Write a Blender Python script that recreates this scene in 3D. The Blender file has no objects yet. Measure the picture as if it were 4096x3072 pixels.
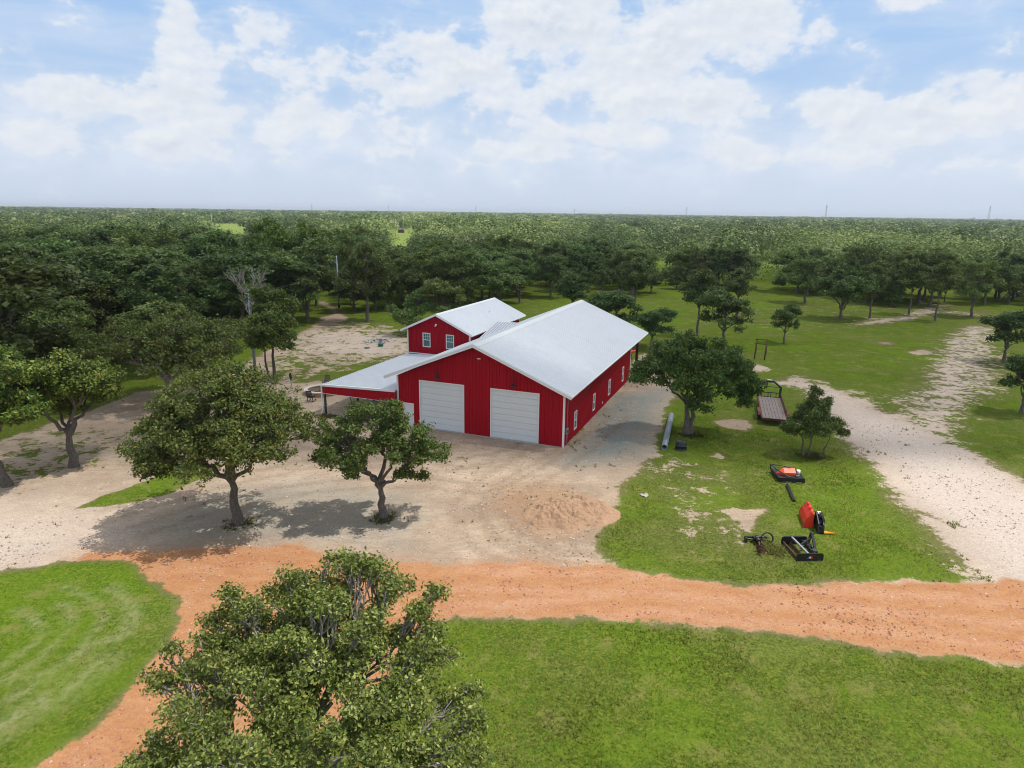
import bpy, math, random
import numpy as np
from mathutils import Vector, Matrix
S = bpy.context.scene; C = S.collection; PI = math.pi
rad = math.radians

HAZE_D = 0.00010
# ---------------------------------------------------------------- camera, sky, sun, exposure
CAMH = 18.3
PITCH, ROLL, FPX = 0.25047, 0.0131, 2684.24
cam = bpy.data.cameras.new("camera"); co = bpy.data.objects.new("camera", cam); C.objects.link(co)
cam.sensor_fit = 'HORIZONTAL'; cam.sensor_width = 36.0; cam.lens = FPX/4096*36.0
cam.clip_start = 0.5; cam.clip_end = 40000
_F = Vector((0, math.cos(PITCH), -math.sin(PITCH))); _U = Vector((0, math.sin(PITCH), math.cos(PITCH))); _R = Vector((1, 0, 0))
_R2 = math.cos(ROLL)*_R + math.sin(ROLL)*_U; _U2 = -math.sin(ROLL)*_R + math.cos(ROLL)*_U
co.matrix_world = Matrix(((_R2.x, _U2.x, -_F.x, 0), (_R2.y, _U2.y, -_F.y, 0), (_R2.z, _U2.z, -_F.z, CAMH), (0, 0, 0, 1)))
S.camera = co
S.view_settings.view_transform = 'Standard'; S.view_settings.look = 'None'
S.view_settings.exposure = 0.0; S.view_settings.gamma = 1.0
S.render.engine = 'CYCLES'; S.cycles.filter_width = 1.05
SUN_EL, SUN_AZ = rad(64), rad(87)          # azimuth clockwise from +Y: sun stands to the right
sd = bpy.data.lights.new("sun", 'SUN'); sd.energy = 4.1; sd.angle = rad(0.6); sd.color = (1.0, 0.95, 0.87)
so = bpy.data.objects.new("sun", sd); C.objects.link(so)
_d = Vector((math.sin(SUN_AZ)*math.cos(SUN_EL), math.cos(SUN_AZ)*math.cos(SUN_EL), math.sin(SUN_EL)))
so.rotation_euler = _d.to_track_quat('Z', 'Y').to_euler(); so.location = (0, 0, 60)

class NT:
    """tiny node-tree helper"""
    def __init__(s, nt): s.nt = nt; nt.nodes.clear()
    def n(s, typ, **kw):
        x = s.nt.nodes.new(typ)
        for k, v in kw.items(): setattr(x, k, v)
        return x
    def put(s, sock, v):
        if hasattr(v, 'links'): s.nt.links.new(v, sock)
        elif v is not None: sock.default_value = v
    def m(s, op, a, b=None, c=None, clamp=False):
        x = s.n('ShaderNodeMath', operation=op, use_clamp=clamp)
        s.put(x.inputs[0], a)
        if b is not None: s.put(x.inputs[1], b)
        if c is not None: s.put(x.inputs[2], c)
        return x.outputs[0]
    def ss(s, v, a, b, lo=0.0, hi=1.0):
        x = s.n('ShaderNodeMapRange', interpolation_type='SMOOTHSTEP')
        s.put(x.inputs[0], v); s.put(x.inputs[1], a); s.put(x.inputs[2], b); s.put(x.inputs[3], lo); s.put(x.inputs[4], hi)
        return x.outputs[0]
    def mix(s, f, a, b, blend='MIX'):
        x = s.n('ShaderNodeMix', data_type='RGBA', blend_type=blend)
        s.put(x.inputs[0], f)
        for i, v in ((6, a), (7, b)):
            s.put(x.inputs[i], v if hasattr(v, 'links') else (*v, 1.0) if len(v) == 3 else v)
        return x.outputs[2]
    def noise(s, vec, scale, detail=4.0, rough=0.55, dist=0.0):
        x = s.n('ShaderNodeTexNoise'); s.put(x.inputs['Vector'], vec)
        x.inputs['Scale'].default_value = scale; x.inputs['Detail'].default_value = detail
        x.inputs['Roughness'].default_value = rough; x.inputs['Distortion'].default_value = dist
        return x.outputs[0]
    def vscale(s, vec, sc, loc=(0, 0, 0)):
        x = s.n('ShaderNodeMapping'); s.put(x.inputs[0], vec); x.inputs['Scale'].default_value = sc; x.inputs['Location'].default_value = loc
        return x.outputs[0]

# world: physical sky with a layer of fair-weather cumulus laid out by direction
w = bpy.data.worlds.new("World"); S.world = w; w.use_nodes = True
t = NT(w.node_tree)
sky = t.n('ShaderNodeTexSky', sky_type='NISHITA', sun_disc=False)
sky.sun_elevation = SUN_EL; sky.sun_rotation = SUN_AZ; sky.air_density = 1.0; sky.dust_density = 1.6; sky.ozone_density = 1.2
tc = t.n('ShaderNodeTexCoord'); sx = t.n('ShaderNodeSeparateXYZ'); t.put(sx.inputs[0], tc.outputs['Generated'])
az = t.m('MULTIPLY', t.m('ARCTAN2', sx.outputs[0], sx.outputs[1]), 57.2958)
el = t.m('MULTIPLY', t.m('ARCSINE', sx.outputs[2]), 57.2958)
cb = t.n('ShaderNodeCombineXYZ'); t.put(cb.inputs[0], t.m('MULTIPLY', az, 0.105)); t.put(cb.inputs[1], t.m('MULTIPLY', el, 0.150)); cb.inputs[2].default_value = 3.7
P0 = cb.outputs[0]
n1 = t.noise(P0, 2.5, 10, 0.57, 0.10)
n2 = t.noise(t.vscale(P0, (1, 1, 1), (-0.03, 0.07, 0)), 2.5, 10, 0.57, 0.10)
n3 = t.noise(t.vscale(P0, (0.45, 2.0, 1)), 1.3, 5, 0.6, 0.6)
n4 = t.noise(P0, 7.5, 4, 0.55, 0.1)
BLOBS = [(-30.5,7.2,3.6,1.5,1.0),(-25.5,7.1,4.6,1.5,1.0),(-20.5,6.4,7,1.5,.95),(-8,6.3,5,1.3,.8),(-24.9,11.4,1.9,2.0,1.0),(-23.6,9.9,2.2,1.0,.6),(-18.8,12.3,2.8,1.7,1.0),(-15.6,10.6,3.2,1.4,.8),(-11,8.6,2.2,1.6,1.0),(-15.2,6.8,4.6,1.2,.95),(-34,4.6,3.4,1.2,.8),(-26.5,4.4,4.0,1.0,.85),
 (-6.5,11.5,3.2,1.8,1.0),(-3,10.2,5.5,3.0,1.1),(3,13.5,7,3.5,1.25),(8,10.5,7.5,3.0,1.2),(13,13.0,7,3.0,1.25),(18.5,13.5,4,2.6,1.1),(14,8.3,8,1.8,1.1),(22,7.6,5.0,1.7,1.1),(28,6.3,6,1.7,1.1),(33.5,8.0,3.6,2.0,1.1),(27.5,14.6,2.4,1.3,1.0),(0,8.2,2.6,1.0,.7),(8,6.2,5,1.1,.9),(1,4.9,6,1.0,.9),(-12,4.6,5,.8,.6),(19,4.6,7,1.1,.8),(31,4.2,5,1.0,.6),(-4,4.4,3,.8,.6)]
tot = None
for (a, e, sa, se, wt) in BLOBS:
    q = t.m('ADD', t.m('POWER', t.m('ABSOLUTE', t.m('MULTIPLY', t.m('SUBTRACT', az, a), 1.0/sa)), 2.0), t.m('POWER', t.m('ABSOLUTE', t.m('MULTIPLY', t.m('SUBTRACT', el, e), 1.0/se)), 2.0))
    g = t.m('MULTIPLY', t.m('EXPONENT', t.m('MULTIPLY', q, -0.8)), wt)
    tot = g if tot is None else t.m('MAXIMUM', tot, g)
# unseen sky beside and overhead: cloud cover raised to add fill light, shaped by noise
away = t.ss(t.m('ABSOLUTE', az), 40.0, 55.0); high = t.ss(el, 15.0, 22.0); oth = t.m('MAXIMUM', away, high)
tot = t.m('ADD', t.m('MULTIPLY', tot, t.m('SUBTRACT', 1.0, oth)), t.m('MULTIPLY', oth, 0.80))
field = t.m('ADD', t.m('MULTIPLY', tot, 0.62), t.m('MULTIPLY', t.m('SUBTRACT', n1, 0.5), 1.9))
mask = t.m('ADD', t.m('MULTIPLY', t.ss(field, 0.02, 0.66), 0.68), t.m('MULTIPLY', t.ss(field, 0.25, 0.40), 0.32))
veil = t.m('MAXIMUM', t.m('MULTIPLY', t.ss(n3, 0.36, 0.75), 0.42), t.m('MULTIPLY', t.m('MULTIPLY', t.ss(el, 0.0, 3.5), t.ss(el, 9.5, 5.0)), t.ss(t.noise(P0, 2.6, 6, .6, .3), .30, .62, .30, .95)))
lit = t.m('ADD', t.m('MULTIPLY', t.m('SUBTRACT', n1, n2), 4.6), t.m('ADD', 0.50, t.m('MULTIPLY', t.m('SUBTRACT', n4, 0.5), 0.5)), clamp=True)
thick = t.ss(field, 0.35, 1.15)
dark_under = t.m('MULTIPLY', t.m('ADD', .25, t.m('MULTIPLY', thick, .75)), t.m('SUBTRACT', 1.0, t.m('MULTIPLY', lit, 0.95)))
ccol = t.mix(dark_under, (8.8, 9.0, 9.35), (5.9, 6.65, 7.75))
blue = t.mix(0.85, sky.outputs[0], t.mix(t.ss(el, 0.0, 15.0), (6.4, 7.6, 9.3), (4.0, 6.2, 9.5)))
c1 = t.mix(veil, blue, (7.2, 8.0, 9.3))
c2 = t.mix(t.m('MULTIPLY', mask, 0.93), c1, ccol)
hz = t.m('EXPONENT', t.m('MULTIPLY', t.m('MAXIMUM', el, 0.0), -0.42))
c3 = t.mix(t.m('MULTIPLY', hz, 0.86), c2, (6.5, 7.4, 8.8))
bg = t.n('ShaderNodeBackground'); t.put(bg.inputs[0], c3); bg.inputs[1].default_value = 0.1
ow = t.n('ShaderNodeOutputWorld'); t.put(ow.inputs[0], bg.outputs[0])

# ---------------------------------------------------------------- helpers
def tag(o, label=None, cat=None, group=None, kind=None):
    if label: o['label'] = label
    if cat: o['category'] = cat
    if group: o['group'] = group
    if kind: o['kind'] = kind
    return o
def thing(name, label, cat, loc=(0, 0, 0), rotz=0.0, group=None):
    o = bpy.data.objects.new(name, None); C.objects.link(o); o.empty_display_size = 0.3
    o.location = loc; o.rotation_euler = (0, 0, rotz)
    return tag(o, label, cat, group)
def obj(name, me, parent=None, label=None):
    o = bpy.data.objects.new(name, me); C.objects.link(o)
    if parent: o.parent = parent
    if label: o['label'] = label
    return o
class MB:
    """collects shapes into one mesh"""
    def __init__(s): s.v = []; s.f = []; s.mi = []; s.sm = []
    def add(s, vs, fs, mi=0, sm=False):
        b = len(s.v); s.v += [tuple(p) for p in vs]; s.f += [tuple(b+i for i in f) for f in fs]; s.mi += [mi]*len(fs); s.sm += [sm]*len(fs); return s
    def box(s, x0, x1, y0, y1, z0, z1, mi=0, M=None):
        vs = [Vector(p) for p in ((x0,y0,z0),(x1,y0,z0),(x1,y1,z0),(x0,y1,z0),(x0,y0,z1),(x1,y0,z1),(x1,y1,z1),(x0,y1,z1))]
        if M is not None: vs = [M @ p for p in vs]
        return s.add(vs, [(0,3,2,1),(4,5,6,7),(0,1,5,4),(1,2,6,5),(2,3,7,6),(3,0,4,7)], mi)
    def prism(s, prof, a, b, mi=0, caps=True):
        """prof: list of 3D points; extruded by vector from a to b offsets"""
        n = len(prof); A = Vector(a); B = Vector(b)
        vs = [Vector(p)+A for p in prof] + [Vector(p)+B for p in prof]
        fs = [(i, (i+1) % n, n+(i+1) % n, n+i) for i in range(n)]
        if caps: fs += [tuple(range(n))[::-1], tuple(range(n, 2*n))]
        return s.add(vs, fs, mi)
    def bar(s, p, q, w, h=None, mi=0, up=(0, 0, 1)):
        p = Vector(p); q = Vector(q); h = h or w; d = (q-p).normalized(); u = Vector(up)
        if abs(d.dot(u)) > 0.98: u = Vector((0, 1, 0))
        x = d.cross(u).normalized(); y = x.cross(d)
        vs = [e + x*a*w/2 + y*b*h/2 for e in (p, q) for a, b in ((-1,-1),(1,-1),(1,1),(-1,1))]
        return s.add(vs, [(0,3,2,1),(4,5,6,7),(0,1,5,4),(1,2,6,5),(2,3,7,6),(3,0,4,7)], mi)
    def tube(s, pts, rs, n=10, mi=0, caps=True, sm=True):
        pts = [Vector(p) for p in pts]
        if not hasattr(rs, '__len__'): rs = [rs]*len(pts)
        vs = []; ref = None
        for i, p in enumerate(pts):
            d = (pts[min(i+1, len(pts)-1)] - pts[max(i-1, 0)]).normalized()
            if ref is None: ref = Vector((1, 0, 0)) if abs(d.x) < 0.8 else Vector((0, 1, 0))
            x = (ref - d*ref.dot(d)).normalized(); y = d.cross(x); ref = x
            for k in range(n):
                a = 2*PI*k/n; vs.append(p + (x*math.cos(a)+y*math.sin(a))*rs[i])
        fs = [(i*n+k, i*n+(k+1) % n, (i+1)*n+(k+1) % n, (i+1)*n+k) for i in range(len(pts)-1) for k in range(n)]
        b = len(s.v); s.add(vs, fs, mi, sm)
        if caps: s.add([], [tuple(range(b, b+n))[::-1], tuple(range(b+(len(pts)-1)*n, b+len(pts)*n))], mi) if False else None
        if caps:
            s.f += [tuple(range(b, b+n))[::-1], tuple(range(b+(len(pts)-1)*n, b+len(pts)*n))]; s.mi += [mi]*2; s.sm += [False]*2
        return s
    def lathe(s, prof, c=(0, 0, 0), n=24, mi=0, sm=True, M=None):
        vs = []; c = Vector(c)
        for r, z in prof:
            for k in range(n):
                a = 2*PI*k/n; p = Vector((r*math.cos(a), r*math.sin(a), z)); vs.append((M @ p if M is not None else p)+c)
        fs = [(i*n+k, i*n+(k+1) % n, (i+1)*n+(k+1) % n, (i+1)*n+k) for i in range(len(prof)-1) for k in range(n)]
        return s.add(vs, fs, mi, sm)
    def mesh(s, name, mats):
        me = bpy.data.meshes.new(name); me.from_pydata(s.v, [], s.f)
        for m in (mats if isinstance(mats, (list, tuple)) else [mats]): me.materials.append(m)
        me.polygons.foreach_set('material_index', s.mi); me.polygons.foreach_set('use_smooth', s.sm); me.update()
        return me
    def build(s, name, mats, parent=None, label=None): return obj(name, s.mesh(name, mats), parent, label)

def fastmesh(name, V, F, mat, colors=None, smooth=False):
    """V (n,3) float, F (m,k) int with constant k; colors {attr: (n,4)}"""
    me = bpy.data.meshes.new(name); V = np.asarray(V, np.float32); F = np.asarray(F, np.int32); k = F.shape[1]
    me.vertices.add(len(V)); me.vertices.foreach_set('co', V.ravel())
    me.loops.add(F.size); me.loops.foreach_set('vertex_index', F.ravel())
    me.polygons.add(len(F)); me.polygons.foreach_set('loop_start', np.arange(0, F.size, k, dtype=np.int32))
    me.polygons.foreach_set('use_smooth', np.full(len(F), smooth))
    me.update(calc_edges=True)
    for a, arr in (colors or {}).items():
        at = me.color_attributes.new(a, 'FLOAT_COLOR', 'POINT'); at.data.foreach_set('color', np.asarray(arr, np.float32).ravel())
    me.materials.append(mat)
    return me

# ---------------------------------------------------------------- materials
def pmat(name, col, rough=0.6, metal=0.0, var=0.12, scale=6.0, bump=0.0, spec=0.5, dirt=None, dirt_amt=0.0, streak=None):
    m = bpy.data.materials.new(name); m.use_nodes = True; t = NT(m.node_tree)
    p = t.n('ShaderNodeBsdfPrincipled'); o = t.n('ShaderNodeOutputMaterial'); t.put(o.inputs[0], p.outputs[0])
    tc = t.n('ShaderNodeTexCoord'); v = tc.outputs['Object']
    n = t.noise(v, scale, 6, 0.6)
    c = t.mix(n, tuple(x*(1-var) for x in col), tuple(min(1, x*(1+var)) for x in col))
    if dirt:
        d = t.m('MULTIPLY', t.ss(t.noise(v, scale*0.6, 8, 0.7, 0.5), 0.5, 0.72), dirt_amt)
        c = t.mix(d, c, dirt)
    if streak:
        sn = t.noise(t.vscale(v, streak), 1.0, 4, .65, .1); c = t.mix(t.ss(sn, .32, .68, 0.0, .40), c, tuple(x*.72 for x in col))
    t.put(p.inputs['Base Color'], c); p.inputs['Roughness'].default_value = rough; p.inputs['Metallic'].default_value = metal
    p.inputs['Specular IOR Level'].default_value = spec
    if bump:
        b = t.n('ShaderNodeBump'); b.inputs['Strength'].default_value = bump; b.inputs['Distance'].default_value = 0.02
        t.put(b.inputs['Height'], t.noise(v, scale*4, 6, 0.6)); t.put(p.inputs['Normal'], b.outputs[0])
    return m
M = {}
M['red'] = pmat('red_siding', (0.335, 0.0008, 0.012), 0.55, 0, 0.10, 0.8, dirt=(0.19, 0.008, 0.012), dirt_amt=0.25, spec=0.18, streak=(2.3, 2.3, .05))
M['roof'] = pmat('white_roof_steel', (0.655, 0.685, 0.725), 0.75, 0.0, 0.04, 0.6, dirt=(0.58, 0.60, 0.63), dirt_amt=0.4, spec=0.15)
M['roofpan'] = pmat('white_roof_pan', (0.575, 0.605, 0.65), 0.75, 0.0, 0.05, 0.6, dirt=(0.50, 0.52, 0.55), dirt_amt=0.5, spec=0.15)
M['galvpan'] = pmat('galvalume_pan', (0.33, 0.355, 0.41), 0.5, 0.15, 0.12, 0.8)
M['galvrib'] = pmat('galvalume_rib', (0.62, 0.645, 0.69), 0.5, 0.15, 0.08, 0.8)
M['ridge'] = pmat('ridge_cap_steel', (0.60, 0.62, 0.63), 0.5, 0, 0.05, 1.0)
M['galv'] = pmat('galvalume_roof', (0.52, 0.545, 0.60), 0.5, 0.15, 0.10, 0.8)
M['trim'] = pmat('white_trim', (0.72, 0.73, 0.75), 0.5, 0, 0.05, 2)
M['door'] = pmat('white_door', (0.64, 0.68, 0.72), 0.5, 0, 0.05, 1.5, bump=0.1)
M['vinyl'] = pmat('white_vinyl', (0.72, 0.73, 0.74), 0.4, 0, 0.03)
M['glass'] = pmat('window_glass', (0.02, 0.035, 0.045), 0.06, 0, 0.3, 1.0, spec=0.8)
M['glassteal'] = pmat('teal_window_glass', (0.05, 0.16, 0.17), 0.08, 0, 0.35, 1.2, spec=0.8)
M['post'] = pmat('dark_post', (0.045, 0.035, 0.035), 0.6, 0, 0.2)
M['brownpost'] = pmat('red_iron_post', (0.05, 0.012, 0.010), 0.6, 0, 0.2)
M['concrete'] = pmat('concrete', (0.34, 0.33, 0.32), 0.85, 0, 0.12, 1.5, bump=0.1)
M['black'] = pmat('black_paint', (0.010, 0.011, 0.014), 0.45, 0.0, 0.3, 4, dirt=(0.06, 0.055, 0.05), dirt_amt=0.45)
M['gunmetal'] = pmat('gunmetal', (0.05, 0.055, 0.06), 0.4, 0.3, 0.2)
M['lamp'] = pmat('dark_teal_enamel', (0.010, 0.035, 0.040), 0.35, 0.2, 0.2)
M['steel'] = pmat('grey_steel_pipe', (0.24, 0.28, 0.32), 0.5, 0.25, 0.15, 1.2, dirt=(0.20, 0.15, 0.12), dirt_amt=0.5)
M['silver'] = pmat('silver_metal', (0.5, 0.5, 0.52), 0.3, 0.8, 0.1)
M['pole'] = pmat('pale_pole', (0.33, 0.40, 0.46), 0.6, 0.1, 0.08, 1)
M['orange'] = pmat('orange_paint', (0.80, 0.075, 0.018), 0.4, 0, 0.06, 2, dirt=(0.5, 0.06, 0.03), dirt_amt=0.4)
M['redor'] = pmat('red_orange_paint', (0.66, 0.035, 0.018), 0.4, 0, 0.10, 3, dirt=(0.35, 0.06, 0.04), dirt_amt=0.5)
M['yellow'] = pmat('yellow_paint', (0.75, 0.38, 0.01), 0.5, 0, 0.15, 12)
M['rust'] = pmat('rusty_steel', (0.11, 0.055, 0.035), 0.8, 0.1, 0.4, 9)
M['rustred'] = pmat('rusty_red', (0.12, 0.025, 0.018), 0.7, 0, 0.3, 5)
M['white'] = pmat('white_paint', (0.78, 0.78, 0.78), 0.45, 0, 0.04)
M['rubber'] = pmat('rubber', (0.02, 0.02, 0.02), 0.8, 0, 0.2)
M['plank'] = pmat('weathered_plank', (0.20, 0.165, 0.15), 0.85, 0, 0.35, 3, bump=0.2, dirt=(0.10, 0.06, 0.05), dirt_amt=0.6)
M['wood'] = pmat('brown_wood', (0.085, 0.05, 0.03), 0.8, 0, 0.3, 5)
M['chair'] = pmat('grey_stained_chair', (0.065, 0.055, 0.06), 0.6, 0, 0.2, 5)
M['chairblack'] = pmat('black_chair', (0.015, 0.015, 0.017), 0.6, 0, 0.2, 5)
M['limestone'] = pmat('limestone_cap', (0.55, 0.50, 0.46), 0.8, 0, 0.10, 4, bump=0.2)
M['sandstone'] = pmat('sandstone_block', (0.36, 0.25, 0.13), 0.85, 0, 0.45, 3.5, bump=0.3)
M['ash'] = pmat('ash', (0.13, 0.10, 0.09), 0.95, 0, 0.4, 6)
M['tub'] = pmat('black_plastic', (0.012, 0.014, 0.018), 0.4, 0, 0.2)
M['green'] = pmat('green_plastic', (0.01, 0.16, 0.12), 0.5, 0, 0.1)
M['rock'] = pmat('pale_rock', (0.42, 0.38, 0.34), 0.9, 0, 0.25, 3, bump=0.3)
M['skin'] = pmat('skin', (0.42, 0.22, 0.14), 0.5, 0, 0.05)
M['jeans'] = pmat('light_blue_denim', (0.22, 0.40, 0.62), 0.8, 0, 0.25, 12)
M['shirt'] = pmat('black_cloth', (0.008, 0.009, 0.012), 0.8, 0, 0.2)
M['hair'] = pmat('black_hair', (0.006, 0.005, 0.005), 0.45, 0, 0.3, 30)
M['blue'] = pmat('blue_emblem', (0.03, 0.10, 0.30), 0.5)
M['redem'] = pmat('red_emblem', (0.40, 0.03, 0.03), 0.5)
M['cyan'] = pmat('pale_cyan_label', (0.25, 0.60, 0.68), 0.5)
M['tower'] = pmat('galvanised_lattice', (0.30, 0.33, 0.37), 0.6)

def leafmat(name, dark, mid, light, warm, transl=0.28, rnd=0.25, up=0.0):
    m = bpy.data.materials.new(name); m.use_nodes = True; t = NT(m.node_tree)
    at = t.n('ShaderNodeAttribute', attribute_name='tint'); s = t.n('ShaderNodeSeparateColor'); t.put(s.inputs[0], at.outputs['Color'])
    oi = t.n('ShaderNodeObjectInfo')
    c = t.mix(t.ss(s.outputs[0], 0.0, 0.55), dark, mid); c = t.mix(t.ss(s.outputs[0], 0.55, 1.0), c, light)
    c = t.mix(s.outputs[1], c, warm)
    hs = t.n('ShaderNodeHueSaturation'); t.put(hs.inputs['Color'], c)
    t.put(hs.inputs['Hue'], t.m('ADD', 0.472, t.m('MULTIPLY', oi.outputs['Random'], 0.05)))
    r2 = t.m('FRACT', t.m('MULTIPLY', oi.outputs['Random'], 17.31))
    t.put(hs.inputs['Value'], t.m('ADD', 1.0-rnd, t.m('MULTIPLY', r2, 2*rnd)))
    hs.inputs['Saturation'].default_value = 1.0
    p = t.n('ShaderNodeBsdfPrincipled'); t.put(p.inputs['Base Color'], hs.outputs[0]); p.inputs['Roughness'].default_value = 0.42; p.inputs['Specular IOR Level'].default_value = 0.22
    if up:
        # grass: blades take light like the turf they make up
        ge = t.n('ShaderNodeNewGeometry'); vm = t.n('ShaderNodeMix', data_type='VECTOR'); vm.inputs[0].default_value = up; t.put(vm.inputs[4], ge.outputs['Normal']); vm.inputs[5].default_value = (0, 0, 1)
        vn = t.n('ShaderNodeVectorMath', operation='NORMALIZE'); t.put(vn.inputs[0], vm.outputs[1]); t.put(p.inputs['Normal'], vn.outputs[0]); p.inputs['Specular IOR Level'].default_value = 0.0
    tr = t.n('ShaderNodeBsdfTranslucent'); t.put(tr.inputs[0], t.mix(0.5, hs.outputs[0], (0.13, 0.19, 0.03)))
    mx = t.n('ShaderNodeMixShader'); mx.inputs[0].default_value = transl; t.put(mx.inputs[1], p.outputs[0]); t.put(mx.inputs[2], tr.outputs[0])
    o = t.n('ShaderNodeOutputMaterial'); t.put(o.inputs[0], mx.outputs[0])
    return m
LEAF = leafmat('oak_leaves', (0.042, 0.082, 0.018), (0.092, 0.150, 0.032), (0.215, 0.255, 0.070), (0.25, 0.22, 0.035), rnd=0.10)
LEAFB = leafmat('bright_oak_leaves', (0.078, 0.110, 0.022), (0.195, 0.235, 0.045), (0.52, 0.53, 0.18), (0.36, 0.32, 0.06), rnd=0.08)
LEAFG = leafmat('green_oak_leaves', (0.042, 0.080, 0.014), (0.100, 0.165, 0.026), (0.26, 0.34, 0.07), (0.30, 0.27, 0.05), rnd=0.08)
LEAFD = leafmat('dark_wood_leaves', (0.058, 0.102, 0.030), (0.110, 0.175, 0.048), (0.215, 0.290, 0.080), (0.18, 0.18, 0.04), rnd=0.42)
LEAFC = leafmat('juniper_foliage', (0.046, 0.076, 0.018), (0.085, 0.130, 0.030), (0.145, 0.195, 0.048), (0.13, 0.10, 0.03), 0.15, rnd=0.25)
LEAFF = leafmat('far_forest_leaves', (0.045, 0.080, 0.022), (0.175, 0.225, 0.062), (0.38, 0.42, 0.140), (0.42, 0.38, 0.18), rnd=0.0)
def barkmat(name, a, b):
    m = bpy.data.materials.new(name); m.use_nodes = True; t = NT(m.node_tree)
    p = t.n('ShaderNodeBsdfPrincipled'); o = t.n('ShaderNodeOutputMaterial'); t.put(o.inputs[0], p.outputs[0])
    tc = t.n('ShaderNodeTexCoord'); v = t.vscale(tc.outputs['Object'], (1, 1, 0.25))
    n = t.noise(v, 14, 6, 0.7, 1.0); t.put(p.inputs['Base Color'], t.mix(t.ss(n, 0.3, 0.7), a, b)); p.inputs['Roughness'].default_value = 0.9
    bp = t.n('ShaderNodeBump'); bp.inputs['Strength'].default_value = 0.7; bp.inputs['Distance'].default_value = 0.05; t.put(bp.inputs['Height'], n); t.put(p.inputs['Normal'], bp.outputs[0])
    return m
BARK = barkmat('oak_bark', (0.05, 0.042, 0.036), (0.17, 0.15, 0.135))
BARKP = barkmat('lichened_bark', (0.12, 0.105, 0.09), (0.40, 0.37, 0.34))
BARKW = barkmat('dead_wood', (0.16, 0.145, 0.13), (0.36, 0.34, 0.31))
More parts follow.
